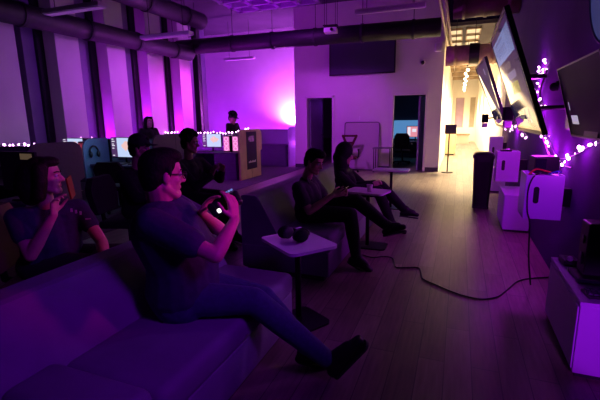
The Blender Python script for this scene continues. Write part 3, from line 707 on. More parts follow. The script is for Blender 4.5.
wall_box('farthest plain console box on the wall behind the trash can', .62, .87, 9.4, 9.72, .522, 1.13)
t = thing('trash_can', 'tall black trash can standing by the corridor', 'trash can', (.41, 7.5, 0))
b = nb(); rings = []
for z, s in ((.02, .125), (.86, .155)): rings.append([V((.42+u, 7.52+v, z)) for u, v in rrect(-s, -s, s, s, .05)])
loft(b, rings); obj('bin_body', b, 'black_plastic', t)
b = nb(); prism(b, rrect(-.17, -.17, .17, .17, .055), (0, 0, .05), lambda u, v: (.42+u, 7.52+v, .86)); 
loft(b, [[V((.42+u, 7.52+v, z)) for u, v in rrect(-s, -s, s, s, .05)] for z, s in ((.91, .165), (.95, .14), (.965, .10))]); obj('lid', b, 'black_plastic', t)
obj('flap', bx(nb(), (.33, 7.345, .80), (.51, 7.362, .88), .006), 'sofa_dark', t)
obj('base_rim', bx(nb(), (.29, 7.39, 0), (.55, 7.65, .03), .01), 'black_plastic', t)
# console and cables on the nearest box
t = thing('game_console', 'black console box on top of the nearest console box', 'console', (.72, 4.25, 1.04))
obj('case', box(nb(), (.74, 4.22, 1.115), (.20, .20, .15), .12, .012), 'black_plastic', t); obj('front_plate', box(nb(), (.70, 4.115, 1.115), (.09, .01, .12), .12, .003), 'screen_glass', t)
for k, (m, pts, lab) in enumerate((('wire_red', [(.60, 4.02, 1.045), (.66, 4.06, 1.085), (.75, 4.04, 1.07), (.80, 4.08, 1.05)], 'red cable on top of the nearest console box'),
    ('wire_blue', [(.76, 4.05, 1.05), (.82, 4.03, 1.075), (.86, 4.10, 1.06), (.87, 4.25, 1.05)], 'blue cable on top of the nearest console box'),
    ('black_plastic', [(.70, 4.08, 1.055), (.63, 3.99, 1.02), (.60, 3.985, .9), (.61, 3.985, .72), (.64, 3.99, .60), (.66, 4.0, .3), (.70, 4.0, .02)], 'black cable hanging down the front of the nearest console box'))):
    tag(obj('cable', tube(nb(), smooth_path(pts), .007, 8), m, smooth=True), lab, 'cable')
tag(obj('game_controller', box(nb(), (.66, 6.6, 1.06), (.14, .10, .035), .3, .014), 'black_plastic'), 'black gadget lying on the farther console box', 'gadget')
# floor cable
pts = [V((x, y, .007)) for x, y in ((-.95, 4.35), (-.83, 4.30), (-.72, 4.37), (-.62, 4.36), (-.57, 4.22), (-.53, 4.08), (-.42, 4.11), (-.31, 4.14), (-.27, 4.0), (-.24, 3.85), (-.1, 3.73), (.03, 3.63), (.15, 3.57), (.27, 3.56), (.40, 3.66), (.50, 3.86), (.60, 4.08), (.72, 4.2), (.90, 4.3))]
tag(obj('floor_cable', tube(nb(), smooth_path(pts), .0065, 8), 'black_plastic', smooth=True), 'black cable snaking across the wooden floor', 'cable')
# things on the right hand cabinet
t = thing('desk_phone', 'small dark gadget with a shiny knob at the back of the right cabinet', 'gadget', (.81, 3.3, .49))
obj('body', box(nb(), (.80, 3.28, .515), (.10, .14, .05), .1, .012), 'black_plastic', t); b = nb(); sph(b, (.79, 3.22, .55), .02); obj('knob', b, 'lilac_box', t, True)
t = thing('flat_console', 'flat black console on the right cabinet', 'console', (.84, 3.05, .49)); obj('case', box(nb(), (.85, 3.02, .505), (.17, .22, .03), .05, .006), 'black_plastic', t); obj('front_edge', box(nb(), (.85, 2.905, .505), (.15, .008, .018), .05), 'screen_glass', t)
t = thing('game_pad', 'black keyboard at the front of the right cabinet', 'keyboard', (.86, 2.72, .49)); obj('case', box(nb(), (.85, 2.72, .50), (.18, .12, .02), .1, .006), 'black_plastic', t)
b = nb()
for i in range(6):
    for j in range(3): box(b, (.78+i*.028, 2.685+j*.034, .513), (.022, .026, .008), .1)
obj('keys', b, 'desk_dark', t)
t = thing('floor_speaker', 'tall black speaker standing on the right cabinet at the edge', 'speaker', (.86, 2.98, .49))
obj('cabinet', box(nb(), (.875, 3.05, .695), (.13, .15, .35), .05, .01), 'black_plastic', t)
for z, r in ((.62, .045), (.75, .03)): obj('driver', cyl(nb(), (.805, 3.04, z), (.812, 3.04, z), r, r*.9, 24), 'sofa_dark', t, True)

# ================================================================== STRING LIGHTS
def garland(label, path, n, r=.012, m='bulb_violet', wr=.004, sub=6, jit=.02):
    p = smooth_path(path, sub); t = thing('string_lights', label, 'string lights', p[0])
    obj('wire', tube(nb(), p, wr, 6), 'black_plastic', t, True)
    tot = sum((p[i+1]-p[i]).length for i in range(len(p)-1)); acc = 0; k = 0; me = None
    for i in range(len(p)-1):
        l = (p[i+1]-p[i]).length
        while k < n and acc+l >= tot*(k+.5)/n:
            q = p[i].lerp(p[i+1], (tot*(k+.5)/n-acc)/l)+V((random.uniform(-jit, jit), random.uniform(-jit, jit), random.uniform(-jit*.6, jit)))
            if me is None:
                o = obj('bulb', ell(nb(), (0, 0, 0), ((r, 0, 0), (0, r, 0), (0, 0, r*1.5)), 10), m, t, True); me = o; o.matrix_parent_inverse = M.Identity(4); o.location = q-t.location
            else:
                o = me.copy(); COL.objects.link(o); o.parent = t; o.matrix_parent_inverse = M.Identity(4); o.location = q-t.location
            o.rotation_euler = (random.uniform(-1, 1), random.uniform(-1, 1), 0)
            o.scale = (1,)*3 if k % 4 else (1.3,)*3
            k += 1
        acc += l
    return t
garland('string lights along the top of the poster row partition', [(-8.2, 9.56, 1.21), (-7.6, 9.58, 1.22), (-7, 9.56, 1.205), (-6.4, 9.58, 1.22), (-5.8, 9.56, 1.21), (-5.27, 9.56, 1.30), (-5.2, 9.6, 1.345)], 30, .016, wr=.006)
garland('string lights on the partition at the left edge', [(-8.2, 4.2, 1.21), (-7.4, 4.19, 1.22), (-6.8, 4.2, 1.21), (-6.2, 4.19, 1.225), (-5.5, 4.2, 1.21)], 22, .013, wr=.005)
garland('few string light bulbs on the middle partition', [(-8.2, 6.5, 1.21), (-7.6, 6.49, 1.21), (-6.6, 6.5, 1.21)], 5, .010, m='bulb_pink', wr=.004)
xw = .935
G = lambda px: px
garland('string lights hanging on the right wall beside the large screen', [(xw, 5.66, 2.17), (xw, 6.0, 2.11), (xw, 6.4, 2.13), (xw, 5.76, 2.12), (xw, 6.07, 2.0), (xw, 6.3, 1.89), (xw, 5.93, 1.75), (xw, 5.58, 1.59), (xw, 5.63, 1.45), (xw, 5.38, 1.33), (xw, 5.11, 1.26), (xw, 4.87, 1.18), (xw, 4.57, 1.14), (xw, 4.2, 1.19), (xw, 3.91, 1.25), (xw, 3.66, 1.32), (xw, 3.3, 1.38)], 44, .012, jit=.05)
garland('second strand of string lights drooping under the first on the right wall', [(xw, 5.40, 1.36), (xw, 5.2, 1.22), (xw, 5.05, 1.12), (xw, 4.75, 1.10), (xw, 4.4, 1.09), (xw, 4.1, 1.10)], 12, .012, jit=.04)
garland('string lights on the bright wall between the two tilted screens', [(xw, 11.9, 2.05), (xw, 11.3, 1.85), (xw, 10.7, 1.65), (xw, 10.1, 1.43), (xw, 9.3, 1.27), (xw, 8.2, 1.34), (xw, 7.3, 1.32), (xw, 6.6, 1.25)], 36, .016, m='bulb_pink', jit=.07)
b = nb(); tube(b, smooth_path([(.93, 5.7, 2.08), (.92, 5.95, 1.85), (.92, 5.75, 1.6), (.90, 5.45, 1.40), (.90, 5.1, 1.22), (.88, 4.75, 1.15), (.85, 4.45, 1.09)]), .012, 8)
tag(obj('hanging_cable', b, 'black_plastic', smooth=True), 'thick black cable hanging on the lit right wall', 'cable')
t = thing('wall_hook_bar', 'short black bar bracket at the top of the right wall lights', 'bracket', (.93, 5.8, 2.03))
obj('bar', bx(nb(), (.72, 5.75, 2.0), (.945, 5.95, 2.05), .006), 'black_metal', t)
t = thing('wall_camera', 'small dark round fitting on the right wall beside the string lights', 'wall fitting', (.93, 5.1, 1.85)); obj('base', cyl(nb(), (.949, 5.1, 1.86), (.93, 5.1, 1.86), .05, n=24), 'matte_black', t); obj('head', sph(nb(), (.915, 5.1, 1.85), .045, 16), 'matte_black', t, True)
# ================================================================== PEOPLE
def basis(f, up=(0, 0, 1)):
    f = V(f).normalized(); l = V(up).cross(f).normalized(); u = f.cross(l).normalized(); return f, l, u   # forward, left, up

def head_parts(b, c, f, l, u, s=1.0):
    E_ = lambda o, rl, rf, ru: ell(b, c+(f*o[0]+l*o[1]+u*o[2])*s, (l*rl*s, f*rf*s, u*ru*s), 24)
    E_((-.010, 0, .032), .076, .097, .090)            # skull
    E_((.030, 0, -.030), .060, .063, .082)            # face
    E_((.022, 0, .045), .066, .066, .055)             # forehead
    P = lambda a, b2, c2: c+(f*a+l*b2+u*c2)*s
    for q in (-1, 1):
        capsule(b, P(.0, q*.052, -.055), P(.068, q*.014, -.100), .026*s, .022*s)      # jaw
        E_((.055, q*.036, -.022), .024, .026, .024)   # cheek
        E_((-.004, q*.078, -.008), .010, .019, .032)  # ear
        capsule(b, P(.083, q*.018, .030), P(.072, q*.046, .028), .011*s, .010*s)      # brow
    capsule(b, P(.078, 0, -.098), P(.080, 0, -.094), .024*s)                          # chin
    capsule(b, P(.088, 0, .018), P(.112, 0, -.022), .009*s, .014*s)                   # nose
    for q in (-1, 1): sph(b, P(.098, q*.013, -.026), .010*s)
    capsule(b, P(.086, -.016, -.058), P(.086, .016, -.058), .010*s)                   # mouth mound

def hand(b, w, d, n, side, curl=.5, s=1.0, spread=.06, thumb=.6):
    """palm, four fingers and a thumb. d: to the fingers, n: palm faces, side: thumb side"""
    w = V(w); d = V(d).normalized(); side = V(side); side = (side-d*side.dot(d)).normalized(); n0 = d.cross(side); n = n0 if n0.dot(V(n)) > 0 else -n0
    for o in (.026, .009, -.009, -.026): capsule(b, w+d*.012*s+side*o*.7*s, w+d*.082*s+side*o*1.05*s, .014*s, .0125*s, 10, 3)
    tips = []
    for i, (o, L) in enumerate(((.030, .93), (.010, 1.03), (-.011, .96), (-.031, .76))):
        p = w+d*.088*s+side*o*s; a = spread*(1.5-i)/1.5*.9; cu = 0; r = .0092
        for j, seg in enumerate((.043, .027, .021)):
            cu += curl*(.75+.12*i)*(1, 1.1, .8)[j]
            dr = (d*math.cos(cu)+n*math.sin(cu)); dr = (dr+side*a).normalized(); q = p+dr*seg*L*s
            capsule(b, p, q, r*s, r*.92*s, 10, 3); r *= .92; p = q
        tips.append(p)
    p = w+d*.022*s+side*.026*s; d1 = (d*.62+side*.70+n*.35*thumb*1.5).normalized(); q = p+d1*.044*s
    capsule(b, p, q, .0145*s, .0115*s, 10, 3); d2 = (d*.85+side*.22+n*.55*thumb).normalized(); q2 = q+d2*.032*s
    capsule(b, q, q2, .0112*s, .0095*s, 10, 3); q3 = q2+(d2+n*.2).normalized()*.024*s; capsule(b, q2, q3, .0098*s, .0085*s, 10, 3)
    return tips

def person(label, J, look, shirt, pants, hair, skin='skin', sleeve=.55, vox=.008, hands=None, glasses=False, bulk=1.0, shoes='shoe_black', hs=1.0, longsleeve=False, marks=None, hat=None, group=None, feet=None, haircol='hair', lookup=(0, 0, 1), neckr=.056):
    J = {k: V(v) for k, v in J.items()}
    f, l, u = basis(look, lookup); hc = J['head']
    sm = (J['shL']+J['shR'])/2; pm = (J['hipL']+J['hipR'])/2
    tu = (sm-pm).normalized(); tl = (J['shL']-J['shR']).normalized(); tf = tl.cross(tu).normalized()
    def torso(b, e):
        k = bulk
        for s_, h_ in (('shL', 'hipL'), ('shR', 'hipR')):
            t0 = sm.lerp(J[s_], .50)-tu*.075; t1 = pm.lerp(J[h_], .55)+tu*.05; m_ = t0.lerp(t1, .55)+tf*.02*k
            chain(b, [t0, m_, t1], [.102*k+e, .104*k+e, .122*k+e], 16)
            capsule(b, sm.lerp(J[s_], .3)-tu*.005, J[s_], .052+e, .056+e)
        chain(b, [sm-tu*.08+tf*.012, sm.lerp(pm, .55)+tf*.035*k, pm+tu*.06+tf*.015], [.11*k+e, .12*k+e, .125*k+e], 16)
        capsule(b, sm-tu*.0, sm+tu*.035, .07+e, .055+e)
    b = nb()
    torso(b, -.012)
    nb_ = sm+tu*.02
    capsule(b, nb_, hc-u*.055*hs-f*.02*hs, neckr, neckr*.93*hs)
    head_parts(b, hc, f, l, u, hs)
    for s_ in 'LR':
        sh, el, wr = J['sh'+s_], J['el'+s_], J['wr'+s_]
        chain(b, [sh, sh.lerp(el, .45), el], [.050, .049, .040]); chain(b, [el, el.lerp(wr, .3), wr], [.040, .042, .027])
        capsule(b, J['hip'+s_], J['kn'+s_], .078, .055); chain(b, [J['kn'+s_], J['kn'+s_].lerp(J['an'+s_], .3), J['an'+s_]], [.052, .055, .036])
        ft = J['toe'+s_]; capsule(b, J['an'+s_], J['an'+s_].lerp(ft, .45), .034, .022)
        if hands and s_ in hands: hand(b, wr, **hands[s_])
        else:
            d = (wr-el).normalized(); hand(b, wr, d=d, n=-u, side=tl.cross(d) if abs(tl.dot(d)) < .9 else u, curl=.45)
    origin = (pm.x, pm.y, 0)
    body = organic('person', b, skin, vox, None, 2, .4, origin)
    tag(body, label, 'person', group)
    # clothing
    b = nb(); torso(b, .010)
    for s_ in 'LR':
        sh, el, wr = J['sh'+s_], J['el'+s_], J['wr'+s_]
        if longsleeve: chain(b, [sh, el, el.lerp(wr, .95)], [.068, .058, .046])
        else: chain(b, [sh, sh.lerp(el, sleeve*.6), sh.lerp(el, sleeve)], [.066*(.6+.4*bulk), .066*(.6+.4*bulk), .064*(.6+.4*bulk)])
    organic('shirt', b, shirt, max(vox, .010), body, 3)
    if pants:
        b = nb(); capsule(b, J['hipL'].lerp(J['hipR'], .2), J['hipR'].lerp(J['hipL'], .2), .118*bulk, n=16); capsule(b, pm, pm+tu*.09, .13*bulk, .125*bulk, 16)
        for s_ in 'LR':
            chain(b, [J['hip'+s_], J['hip'+s_].lerp(J['kn'+s_], .5), J['kn'+s_]], [.108, .094, .076], 16)
            chain(b, [J['kn'+s_], J['kn'+s_].lerp(J['an'+s_], .35), J['kn'+s_].lerp(J['an'+s_], .93)], [.076, .074, .056], 16)
        organic('trousers', b, pants, max(vox, .011), body, 3)
    for s_ in 'LR':
        an, to = J['an'+s_], J['toe'+s_]; fd = (to-an).normalized(); shin = (J['kn'+s_]-an).normalized()
        upv = (shin-fd*shin.dot(fd)).normalized(); sd = fd.cross(upv)
        b = nb(); heel = an-upv*.045-fd*.035
        for q in (-1, 1): chain(b, [heel+sd*q*.010, heel.lerp(to, .55)+sd*q*.018-upv*.005, to-upv*.035+sd*q*.012], [.038, .036, .028], 12)
        capsule(b, an+upv*.025, heel.lerp(to, .3), .050, .044); capsule(b, an+upv*.005, heel.lerp(to, .72)+upv*.004, .050, .034)
        sh_ = organic('shoe', b, shoes, max(vox, .009), body, 2)
        b = nb(); c0 = heel-fd*.036; prof = rrect(0, -.040, (to-heel).length+.052, .040, .036)
        prism(b, prof, upv*.018, lambda a, b2: c0+fd*a+sd*b2-upv*.045); obj('sole', b, 'sofa_dark', sh_)
    # hair
    Pn = lambda a, b2, c2: hc+(f*a+l*b2+u*c2)*hs
    EH = lambda b, o, rl, rf, ru: ell(b, Pn(*o), (l*rl*hs, f*rf*hs, u*ru*hs), 24)
    if hair:
        b = nb()
        EH(b, (-.024, 0, .046), .085, .098, .090); EH(b, (-.045, 0, .0), .082, .072, .080); EH(b, (-.050, 0, -.035), .070, .055, .060)
        for q in (-1, 1): capsule(b, Pn(.004, q*.076, .04), Pn(.010, q*.074, .0), .014*hs, .010*hs)
        if hair == 'short': EH(b, (.012, 0, .098), .070, .085, .045)
        if hair == 'swept':
            EH(b, (.030, 0, .105), .070, .075, .042); EH(b, (.062, .015, .098), .050, .035, .034)
        if hair == 'curly':
            for k in range(60):
                a = random.uniform(0, 2*PI); e = random.uniform(.05, 1.45); r_ = .105
                x = -.02+r_*math.cos(e)*math.cos(a); y = r_*.88*math.cos(e)*math.sin(a); z = .055+r_*.9*math.sin(e)
                if x > .055 and z < .09: continue
                sph(b, Pn(x, y, z), random.uniform(.022, .032)*hs, 10)
        if hair == 'long':
            for q in (-1, 1):
                chain(b, [Pn(.0, q*.075, .06), Pn(.005, q*.088, -.04), Pn(-.01, q*.085, -.14), Pn(-.02, q*.08, -.22)], [.040, .038, .042, .030])
            chain(b, [Pn(-.07, 0, .04), Pn(-.09, 0, -.06), Pn(-.085, 0, -.18), Pn(-.08, 0, -.26)], [.07, .075, .075, .05]); EH(b, (.045, .02, .105), .060, .048, .030)
        if hair == 'bob':
            for q in (-1, 1): chain(b, [Pn(.0, q*.078, .06), Pn(.004, q*.090, -.03), Pn(-.01, q*.088, -.12)], [.042, .042, .040])
            chain(b, [Pn(-.08, 0, .03), Pn(-.10, 0, -.06), Pn(-.085, 0, -.13)], [.08, .085, .07]); EH(b, (.03, 0, .100), .072, .070, .036)
        organic('hair', b, haircol, max(vox, .008), body, 1)
    if hat == 'cap':
        b = nb(); EH(b, (-.010, 0, .075), .094, .108, .085); capsule(b, Pn(.08, -.04, .060), Pn(.08, .04, .060), .016); ell(b, Pn(.125, 0, .052), (l*.072, f*.070, u*.010), 20)
        organic('cap', b, 'cap_cloth', .009, body, 1)
    if hat == 'hat':
        b = nb(); EH(b, (-.005, 0, .10), .090, .100, .085); ell(b, Pn(0, 0, .075), (l*.15, f*.16, u*.014), 24); organic('hat', b, 'black_cloth', .010, body, 1)
    if hat == 'hood':
        b = nb(); EH(b, (-.035, 0, .035), .125, .125, .138); EH(b, (-.05, 0, -.07), .125, .11, .10); chain(b, [Pn(-.05, 0, -.05), sm+tu*.0-tf*.05], [.11, .10]); capsule(b, sm+tu*.02-tl*.08, sm+tu*.02+tl*.08, .085)
        organic('hood', b, shirt, .011, body, 2)
    # face details
    for q in (-1, 1):
        e = obj('eye', sph(nb(), Pn(.079, q*.031, .010), .0125*hs, 12), 'eye_white', body, True)
        obj('iris', sph(nb(), Pn(.0885, q*.031, .009), .0055*hs, 10), 'eye_dark', e, True)
        b = nb(); chain(b, [Pn(.095, q*.016, .033), Pn(.088, q*.036, .037), Pn(.074, q*.050, .032)], [.0045*hs]*3, 8); obj('eyebrow', b, haircol, body, True)
    b = nb(); 
    for z in (-.053, -.063): chain(b, [Pn(.082, -.022, -.058), Pn(.094, 0, z), Pn(.082, .022, -.058)], [.004*hs, .006*hs, .004*hs], 8)
    obj('lips', b, 'lips', body, True)
    if glasses:
        b = nb()
        for q in (-1, 1):
            pts = [Pn(.104, q*.034+.025*math.cos(a*PI/8), .008+.019*math.sin(a*PI/8)) for a in range(17)]; tube(b, pts, .003, 6)
            chain(b, [Pn(.102, q*.060, .014), Pn(.0, q*.084, .012)], [.003, .003], 6)
        capsule(b, Pn(.106, -.009, .012), Pn(.106, .009, .012), .003, n=6); obj('glasses', b, 'black_plastic', body, True)
    return body, (f, l, u), (tf, tl, tu), Pn, sm

# ---- man with glasses on the near sofa (foreground)
mA, fr, tr_, Pn, sm_ = person('man with glasses in dark t-shirt on the nearest sofa holding a lit gamepad',
    dict(head=(-1.475, 1.72, 1.265), shL=(-1.63, 1.97, 1.045), shR=(-1.42, 1.55, 1.045), elL=(-1.34, 2.08, .86), elR=(-1.085, 1.60, .895),
         wrL=(-1.36, 1.89, 1.02), wrR=(-1.085, 1.80, 1.03), hipL=(-1.50, 1.93, .555), hipR=(-1.42, 1.72, .555),
         knL=(-1.05, 2.02, .49), knR=(-1.02, 1.85, .555), anL=(-.80, 2.16, .11), anR=(-.63, 2.06, .125), toeL=(-.66, 2.22, .06), toeR=(-.495, 2.085, .30)),
    (.52, .85, -.12), 'navy_cloth', 'denim', 'short', vox=.0065, glasses=True, bulk=1.52, neckr=.074, sleeve=.62, hs=1.06,
    hands={'R': dict(d=(-.18, .12, .95), n=(-.95, .2, .1), side=(-.2, -.7, .35), curl=.42), 'L': dict(d=(.55, -.05, .80), n=(.7, -.6, .0), side=(.3, -.7, .4), curl=.30)})
t = thing('game_controller', 'black gamepad phone with small bright lights held by the man with glasses', 'game controller', (-1.21, 1.88, 1.10))
nz = V((.40, -.72, .56)).normalized(); ay = V((.62, .50, .42)); ay = (ay-nz*ay.dot(nz)).normalized(); ax = ay.cross(nz)
R_ = M((ax, ay, nz)).transposed()
c0 = V((-1.155, 1.825, 1.105)); W_ = lambda a, b_, c: c0+R_@V((a, b_, c))
b = nb(); box(b, c0, (.085, .15, .022), bev=.008, rot=R_)
for q in (-1, 1): capsule(b, W_(.025, q*.070, 0), W_(-.025, q*.074, 0), .020)
obj('body', b, 'black_plastic', t)
for (a, b_, m, r) in ((.022, -.050, 'pad_white', .013), (-.012, .040, 'pad_orange', .015), (-.012, .040, 'pad_white', .008)):
    obj('lit_button', ell(nb(), W_(a, b_, .013), (R_@V((r, 0, 0)), R_@V((0, r, 0)), R_@V((0, 0, .006)))), m, t, True)
b = nb()
for k in range(4): box(b, W_(-.055, .02+k*.016, .006), (.006, .011, .012), rot=R_)
obj('blue_lights', b, 'pad_blue', t)

# ---- woman with the red phone
mB, fB, tB, PB, sB = person('woman in navy t-shirt behind the sofa holding a red phone to her mouth',
    dict(head=(-2.585, 1.86, 1.195), shL=(-2.58, 2.08, .935), shR=(-2.76, 1.74, .925), elL=(-2.36, 2.06, .70), elR=(-2.60, 1.70, .685),
         wrL=(-2.20, 1.93, .615), wrR=(-2.465, 1.80, .955), hipL=(-2.62, 2.02, .56), hipR=(-2.74, 1.80, .56), knL=(-2.30, 2.24, .56), knR=(-2.30, 1.98, .56),
         anL=(-2.24, 2.26, .10), anR=(-2.24, 2.0, .10), toeL=(-2.10, 2.30, .05), toeR=(-2.10, 2.03, .05)),
    (.80, .60, -.05), 'navy_cloth', 'black_cloth', 'bob', vox=.008, sleeve=.5, haircol='hair_brown',
    hands={'R': dict(d=(.25, .05, .95), n=(.6, .5, 0), side=(-.2, .75, .1), curl=.55), 'L': dict(d=(.9, -.2, -.1), n=(0, 0, -1), side=(0, -1, 0), curl=.35)})
b = nb(); box(b, (-2.395, 1.895, 1.125), (.012, .075, .15), bev=.005, rot=M.Rotation(.5, 3, 'Z') @ M.Rotation(.25, 3, 'X'))
ph = obj('mobile_phone', b, 'red_phone', origin=(-2.395, 1.895, 1.06)); tag(ph, 'red phone held up in front of the woman\'s mouth', 'phone')
b = nb(); prism(b, [(0, 0), (.055, .01), (.02, .075)], (0, .003, 0), lambda a, c: V((-2.84+a, 1.655-a*.15, .925+c))); obj('sleeve_emblem', b, 'white_mark', mB)
b = nb()
for k in range(3): box(b, V((-2.46+k*.022, 1.93+k*.016, .955-k*.012)), (.012, .006, .024), rz=.7)
obj('chest_mark', box(nb(), (-2.385, 1.99, .885), (.035, .006, .008), rz=.7), 'lilac_box', mB)
obj('shirt_lettering', b, 'lilac_box', mB)

# ---- man in collared shirt on the bench
mC, fC, tC, PC_, sC = person('man in grey polo shirt sitting cross legged on the bench, looking down at his phone',
    dict(head=(-1.415, 4.00, 1.108), shL=(-1.50, 4.19, .865), shR=(-1.53, 3.82, .850), elL=(-1.32, 4.24, .63), elR=(-1.40, 3.80, .61),
         wrL=(-1.15, 4.10, .765), wrR=(-1.185, 3.93, .77), hipL=(-1.48, 4.13, .555), hipR=(-1.49, 3.91, .555),
         knL=(-.98, 4.12, .69), knR=(-1.00, 3.94, .575), anL=(-.62, 4.02, .455), anR=(-.925, 3.93, .115), toeL=(-.475, 4.03, .50), toeR=(-.76, 3.90, .045)),
    (.93, -.22, -.42), 'grey_cloth', 'black_cloth', 'swept', vox=.008, sleeve=.6,
    hands={'R': dict(d=(.8, .4, .25), n=(0, .5, .8), side=(-.1, .3, .9), curl=.5), 'L': dict(d=(.8, -.45, .2), n=(0, -.5, .8), side=(0, 0, .9), curl=.5)})
b = nb()
for q in (-1, 1): prism(b, [(0, 0), (.085, -.02), (.06, .05), (.0, .045)], tC[0]*.006, lambda a, c: sC+tC[2]*(.035+c)+tC[0]*(.075-c*.5)+tC[1]*q*(.008+a))
obj('collar', b, 'grey_cloth', mC)
b = nb(); box(b, (-1.075, 4.0, .83), (.008, .14, .07), bev=.003, rot=M.Rotation(.9, 3, 'Y')); tag(obj('mobile_phone', b, 'black_plastic', origin=(-1.075, 4.0, .80)), 'black phone in the hands of the man in the polo shirt', 'phone')

# ---- hooded person
person('person in dark hooded jacket with hood up, legs crossed, sitting farther along the bench',
    dict(head=(-1.46, 5.45, 1.06), shL=(-1.46, 5.66, .78), shR=(-1.50, 5.30, .78), elL=(-1.24, 5.68, .60), elR=(-1.27, 5.27, .60),
         wrL=(-1.05, 5.55, .66), wrR=(-1.07, 5.38, .66), hipL=(-1.46, 5.58, .555), hipR=(-1.46, 5.37, .555),
         knL=(-.98, 5.58, .62), knR=(-.98, 5.40, .57), anL=(-.62, 5.50, .30), anR=(-.78, 5.42, .11), toeL=(-.46, 5.50, .29), toeR=(-.60, 5.42, .05)),
    (.95, .25, -.35), 'black_cloth', 'black_cloth', None, vox=.010, longsleeve=True, hat='hood')

# ---- curly haired man behind
person('curly haired young man in black sitting behind the sofa, hand raised',
    dict(head=(-3.07, 4.12, 1.285), shL=(-3.10, 4.34, 1.03), shR=(-3.16, 3.95, 1.03), elL=(-2.86, 4.42, .80), elR=(-2.88, 3.92, .78),
         wrL=(-2.70, 4.22, .92), wrR=(-2.72, 4.02, .90), hipL=(-3.16, 4.22, .61), hipR=(-3.16, 4.00, .61), knL=(-2.72, 4.30, .60), knR=(-2.70, 4.04, .60),
         anL=(-2.62, 4.30, .11), anR=(-2.60, 4.04, .11), toeL=(-2.46, 4.32, .05), toeR=(-2.44, 4.05, .05)),
    (.93, .32, -.18), 'black_cloth', 'black_cloth', 'curly', skin='skin_b', vox=.009, longsleeve=True,
    hands={'R': dict(d=(.3, .2, .9), n=(-.3, .9, 0), side=(-.7, .3, .3), curl=.5), 'L': dict(d=(.3, -.3, .9), n=(-.3, -.9, 0), side=(-.7, -.3, .3), curl=.5)})
# ---- capped man
person('man in dark cap sitting just behind the man with glasses',
    dict(head=(-3.33, 3.55, 1.25), shL=(-3.39, 3.74, .97), shR=(-3.43, 3.36, .97), elL=(-3.17, 3.80, .74), elR=(-3.19, 3.30, .74),
         wrL=(-2.99, 3.66, .74), wrR=(-3.01, 3.42, .74), hipL=(-3.41, 3.62, .56), hipR=(-3.41, 3.42, .56), knL=(-2.99, 3.68, .56), knR=(-2.99, 3.46, .56),
         anL=(-2.93, 3.68, .11), anR=(-2.93, 3.46, .11), toeL=(-2.77, 3.70, .05), toeR=(-2.77, 3.47, .05)),
    (.9, .42, -.1), 'black_cloth', 'black_cloth', 'short', hs=1.08, vox=.010, longsleeve=True, hat='cap')
# ---- two people standing behind the partitions
def stander(label, x, y, h, look, hair, hat=None, big=1.0):
    k = h/1.68; L = V(look); L.z = 0; L.normalize(); S_ = V((0, 0, 1)).cross(L)
    o = V((x, y, .012)); Q = lambda a, b_, c: o+L*a*k+S_*b_*k+V((0, 0, c*k))
    J = dict(head=Q(.03, 0, 1.555), shL=Q(0, .175, 1.36), shR=Q(0, -.175, 1.36), elL=Q(.05, .24, 1.10), elR=Q(.05, -.24, 1.10), wrL=Q(.28, .14, 1.03), wrR=Q(.28, -.14, 1.03),
             hipL=Q(0, .09, .88), hipR=Q(0, -.09, .88), knL=Q(.02, .10, .48), knR=Q(.02, -.10, .48), anL=Q(0, .10, .09), anR=Q(0, -.10, .09), toeL=Q(.15, .11, .04), toeR=Q(.15, -.11, .04))
    person(label, J, look, 'black_cloth', 'black_cloth', hair, vox=.011, longsleeve=True, hat=hat, hs=big)
stander('dark haired girl standing behind the middle partition in front of the pillars', -6.50, 7.25, 1.64, (.95, -.25, -.05), 'long', None, .95)
stander('person in a black cap and headphones behind the poster row partition', -6.34, 10.62, 1.72, (.9, -.25, -.35), 'curly', 'cap', 1.3)
# ================================================================== CAMERA
cam = bpy.data.cameras.new('camera'); co = bpy.data.objects.new('camera', cam); COL.objects.link(co)
cam.lens = 24; cam.sensor_width = 36; cam.clip_start = .05; cam.clip_end = 200
rx = V((0.9310344190686412, 0.364684264370107, -0.013427502759335103)); dn = V((0.05996612865293662, -0.189179962141993, -0.9801096904624162)); fw = V((-0.3599707959319721, 0.9117106609252674, -0.19800175966721734))
co.matrix_world = M(((rx.x, -dn.x, -fw.x, 0), (rx.y, -dn.y, -fw.y, 0), (rx.z, -dn.z, -fw.z, 1.55), (0, 0, 0, 1)))
S.camera = co
# ================================================================== LIGHTS
def light(name, typ, loc, energy, col, target=None, size=.2, spot=60, blend=.6, sy=None):
    d = bpy.data.lights.new(name, typ); o = bpy.data.objects.new(name, d); COL.objects.link(o); o.location = loc; d.energy = energy; d.color = col
    if typ == 'AREA':
        d.size = size
        if sy: d.shape = 'RECTANGLE'; d.size_y = sy
    elif typ in ('POINT', 'SPOT'): d.shadow_soft_size = size
    if typ == 'SPOT': d.spot_size = math.radians(spot); d.spot_blend = blend
    if target is not None: o.rotation_euler = (V(target)-V(loc)).to_track_quat('-Z', 'Y').to_euler()
    return o
PUR = (.42, .006, 1.0); VIO = (.30, .0, 1.0); MAG = (1.0, .012, .80); WARM = (1, .72, .38)
# corridor
for y, e in ((12.9, 330), (15.5, 420), (18.5, 420), (22, 420), (26, 350)): light('corridor_lamp', 'SPOT', (.2, y, 3.0), e*2.4, (1, .79, .50), (.2, y, 0), .25, 125, .7)
light('corridor_fill', 'POINT', (.25, 16.5, 1.9), 60, WARM, size=.3)
light('mouth_spill_fill', 'SPOT', (.3, 9.9, 3.3), 850, WARM, (.1, 9.9, 0), .2, 58, 1)  # added spot standing in for warm corridor spill on the floor
light('fixture_fill', 'AREA', (-5.9, 6.3, 1.3), 9, (.42, .01, 1), (-5.9, 6.3, 5), .5)  # unseen area light added to brighten the hanging fixtures from below
light('corridor_ceiling_glow', 'SPOT', (.2, 13.0, 1.2), 160, (1, .62, .3), (.2, 12.0, 3.6), .2, 70, .8)
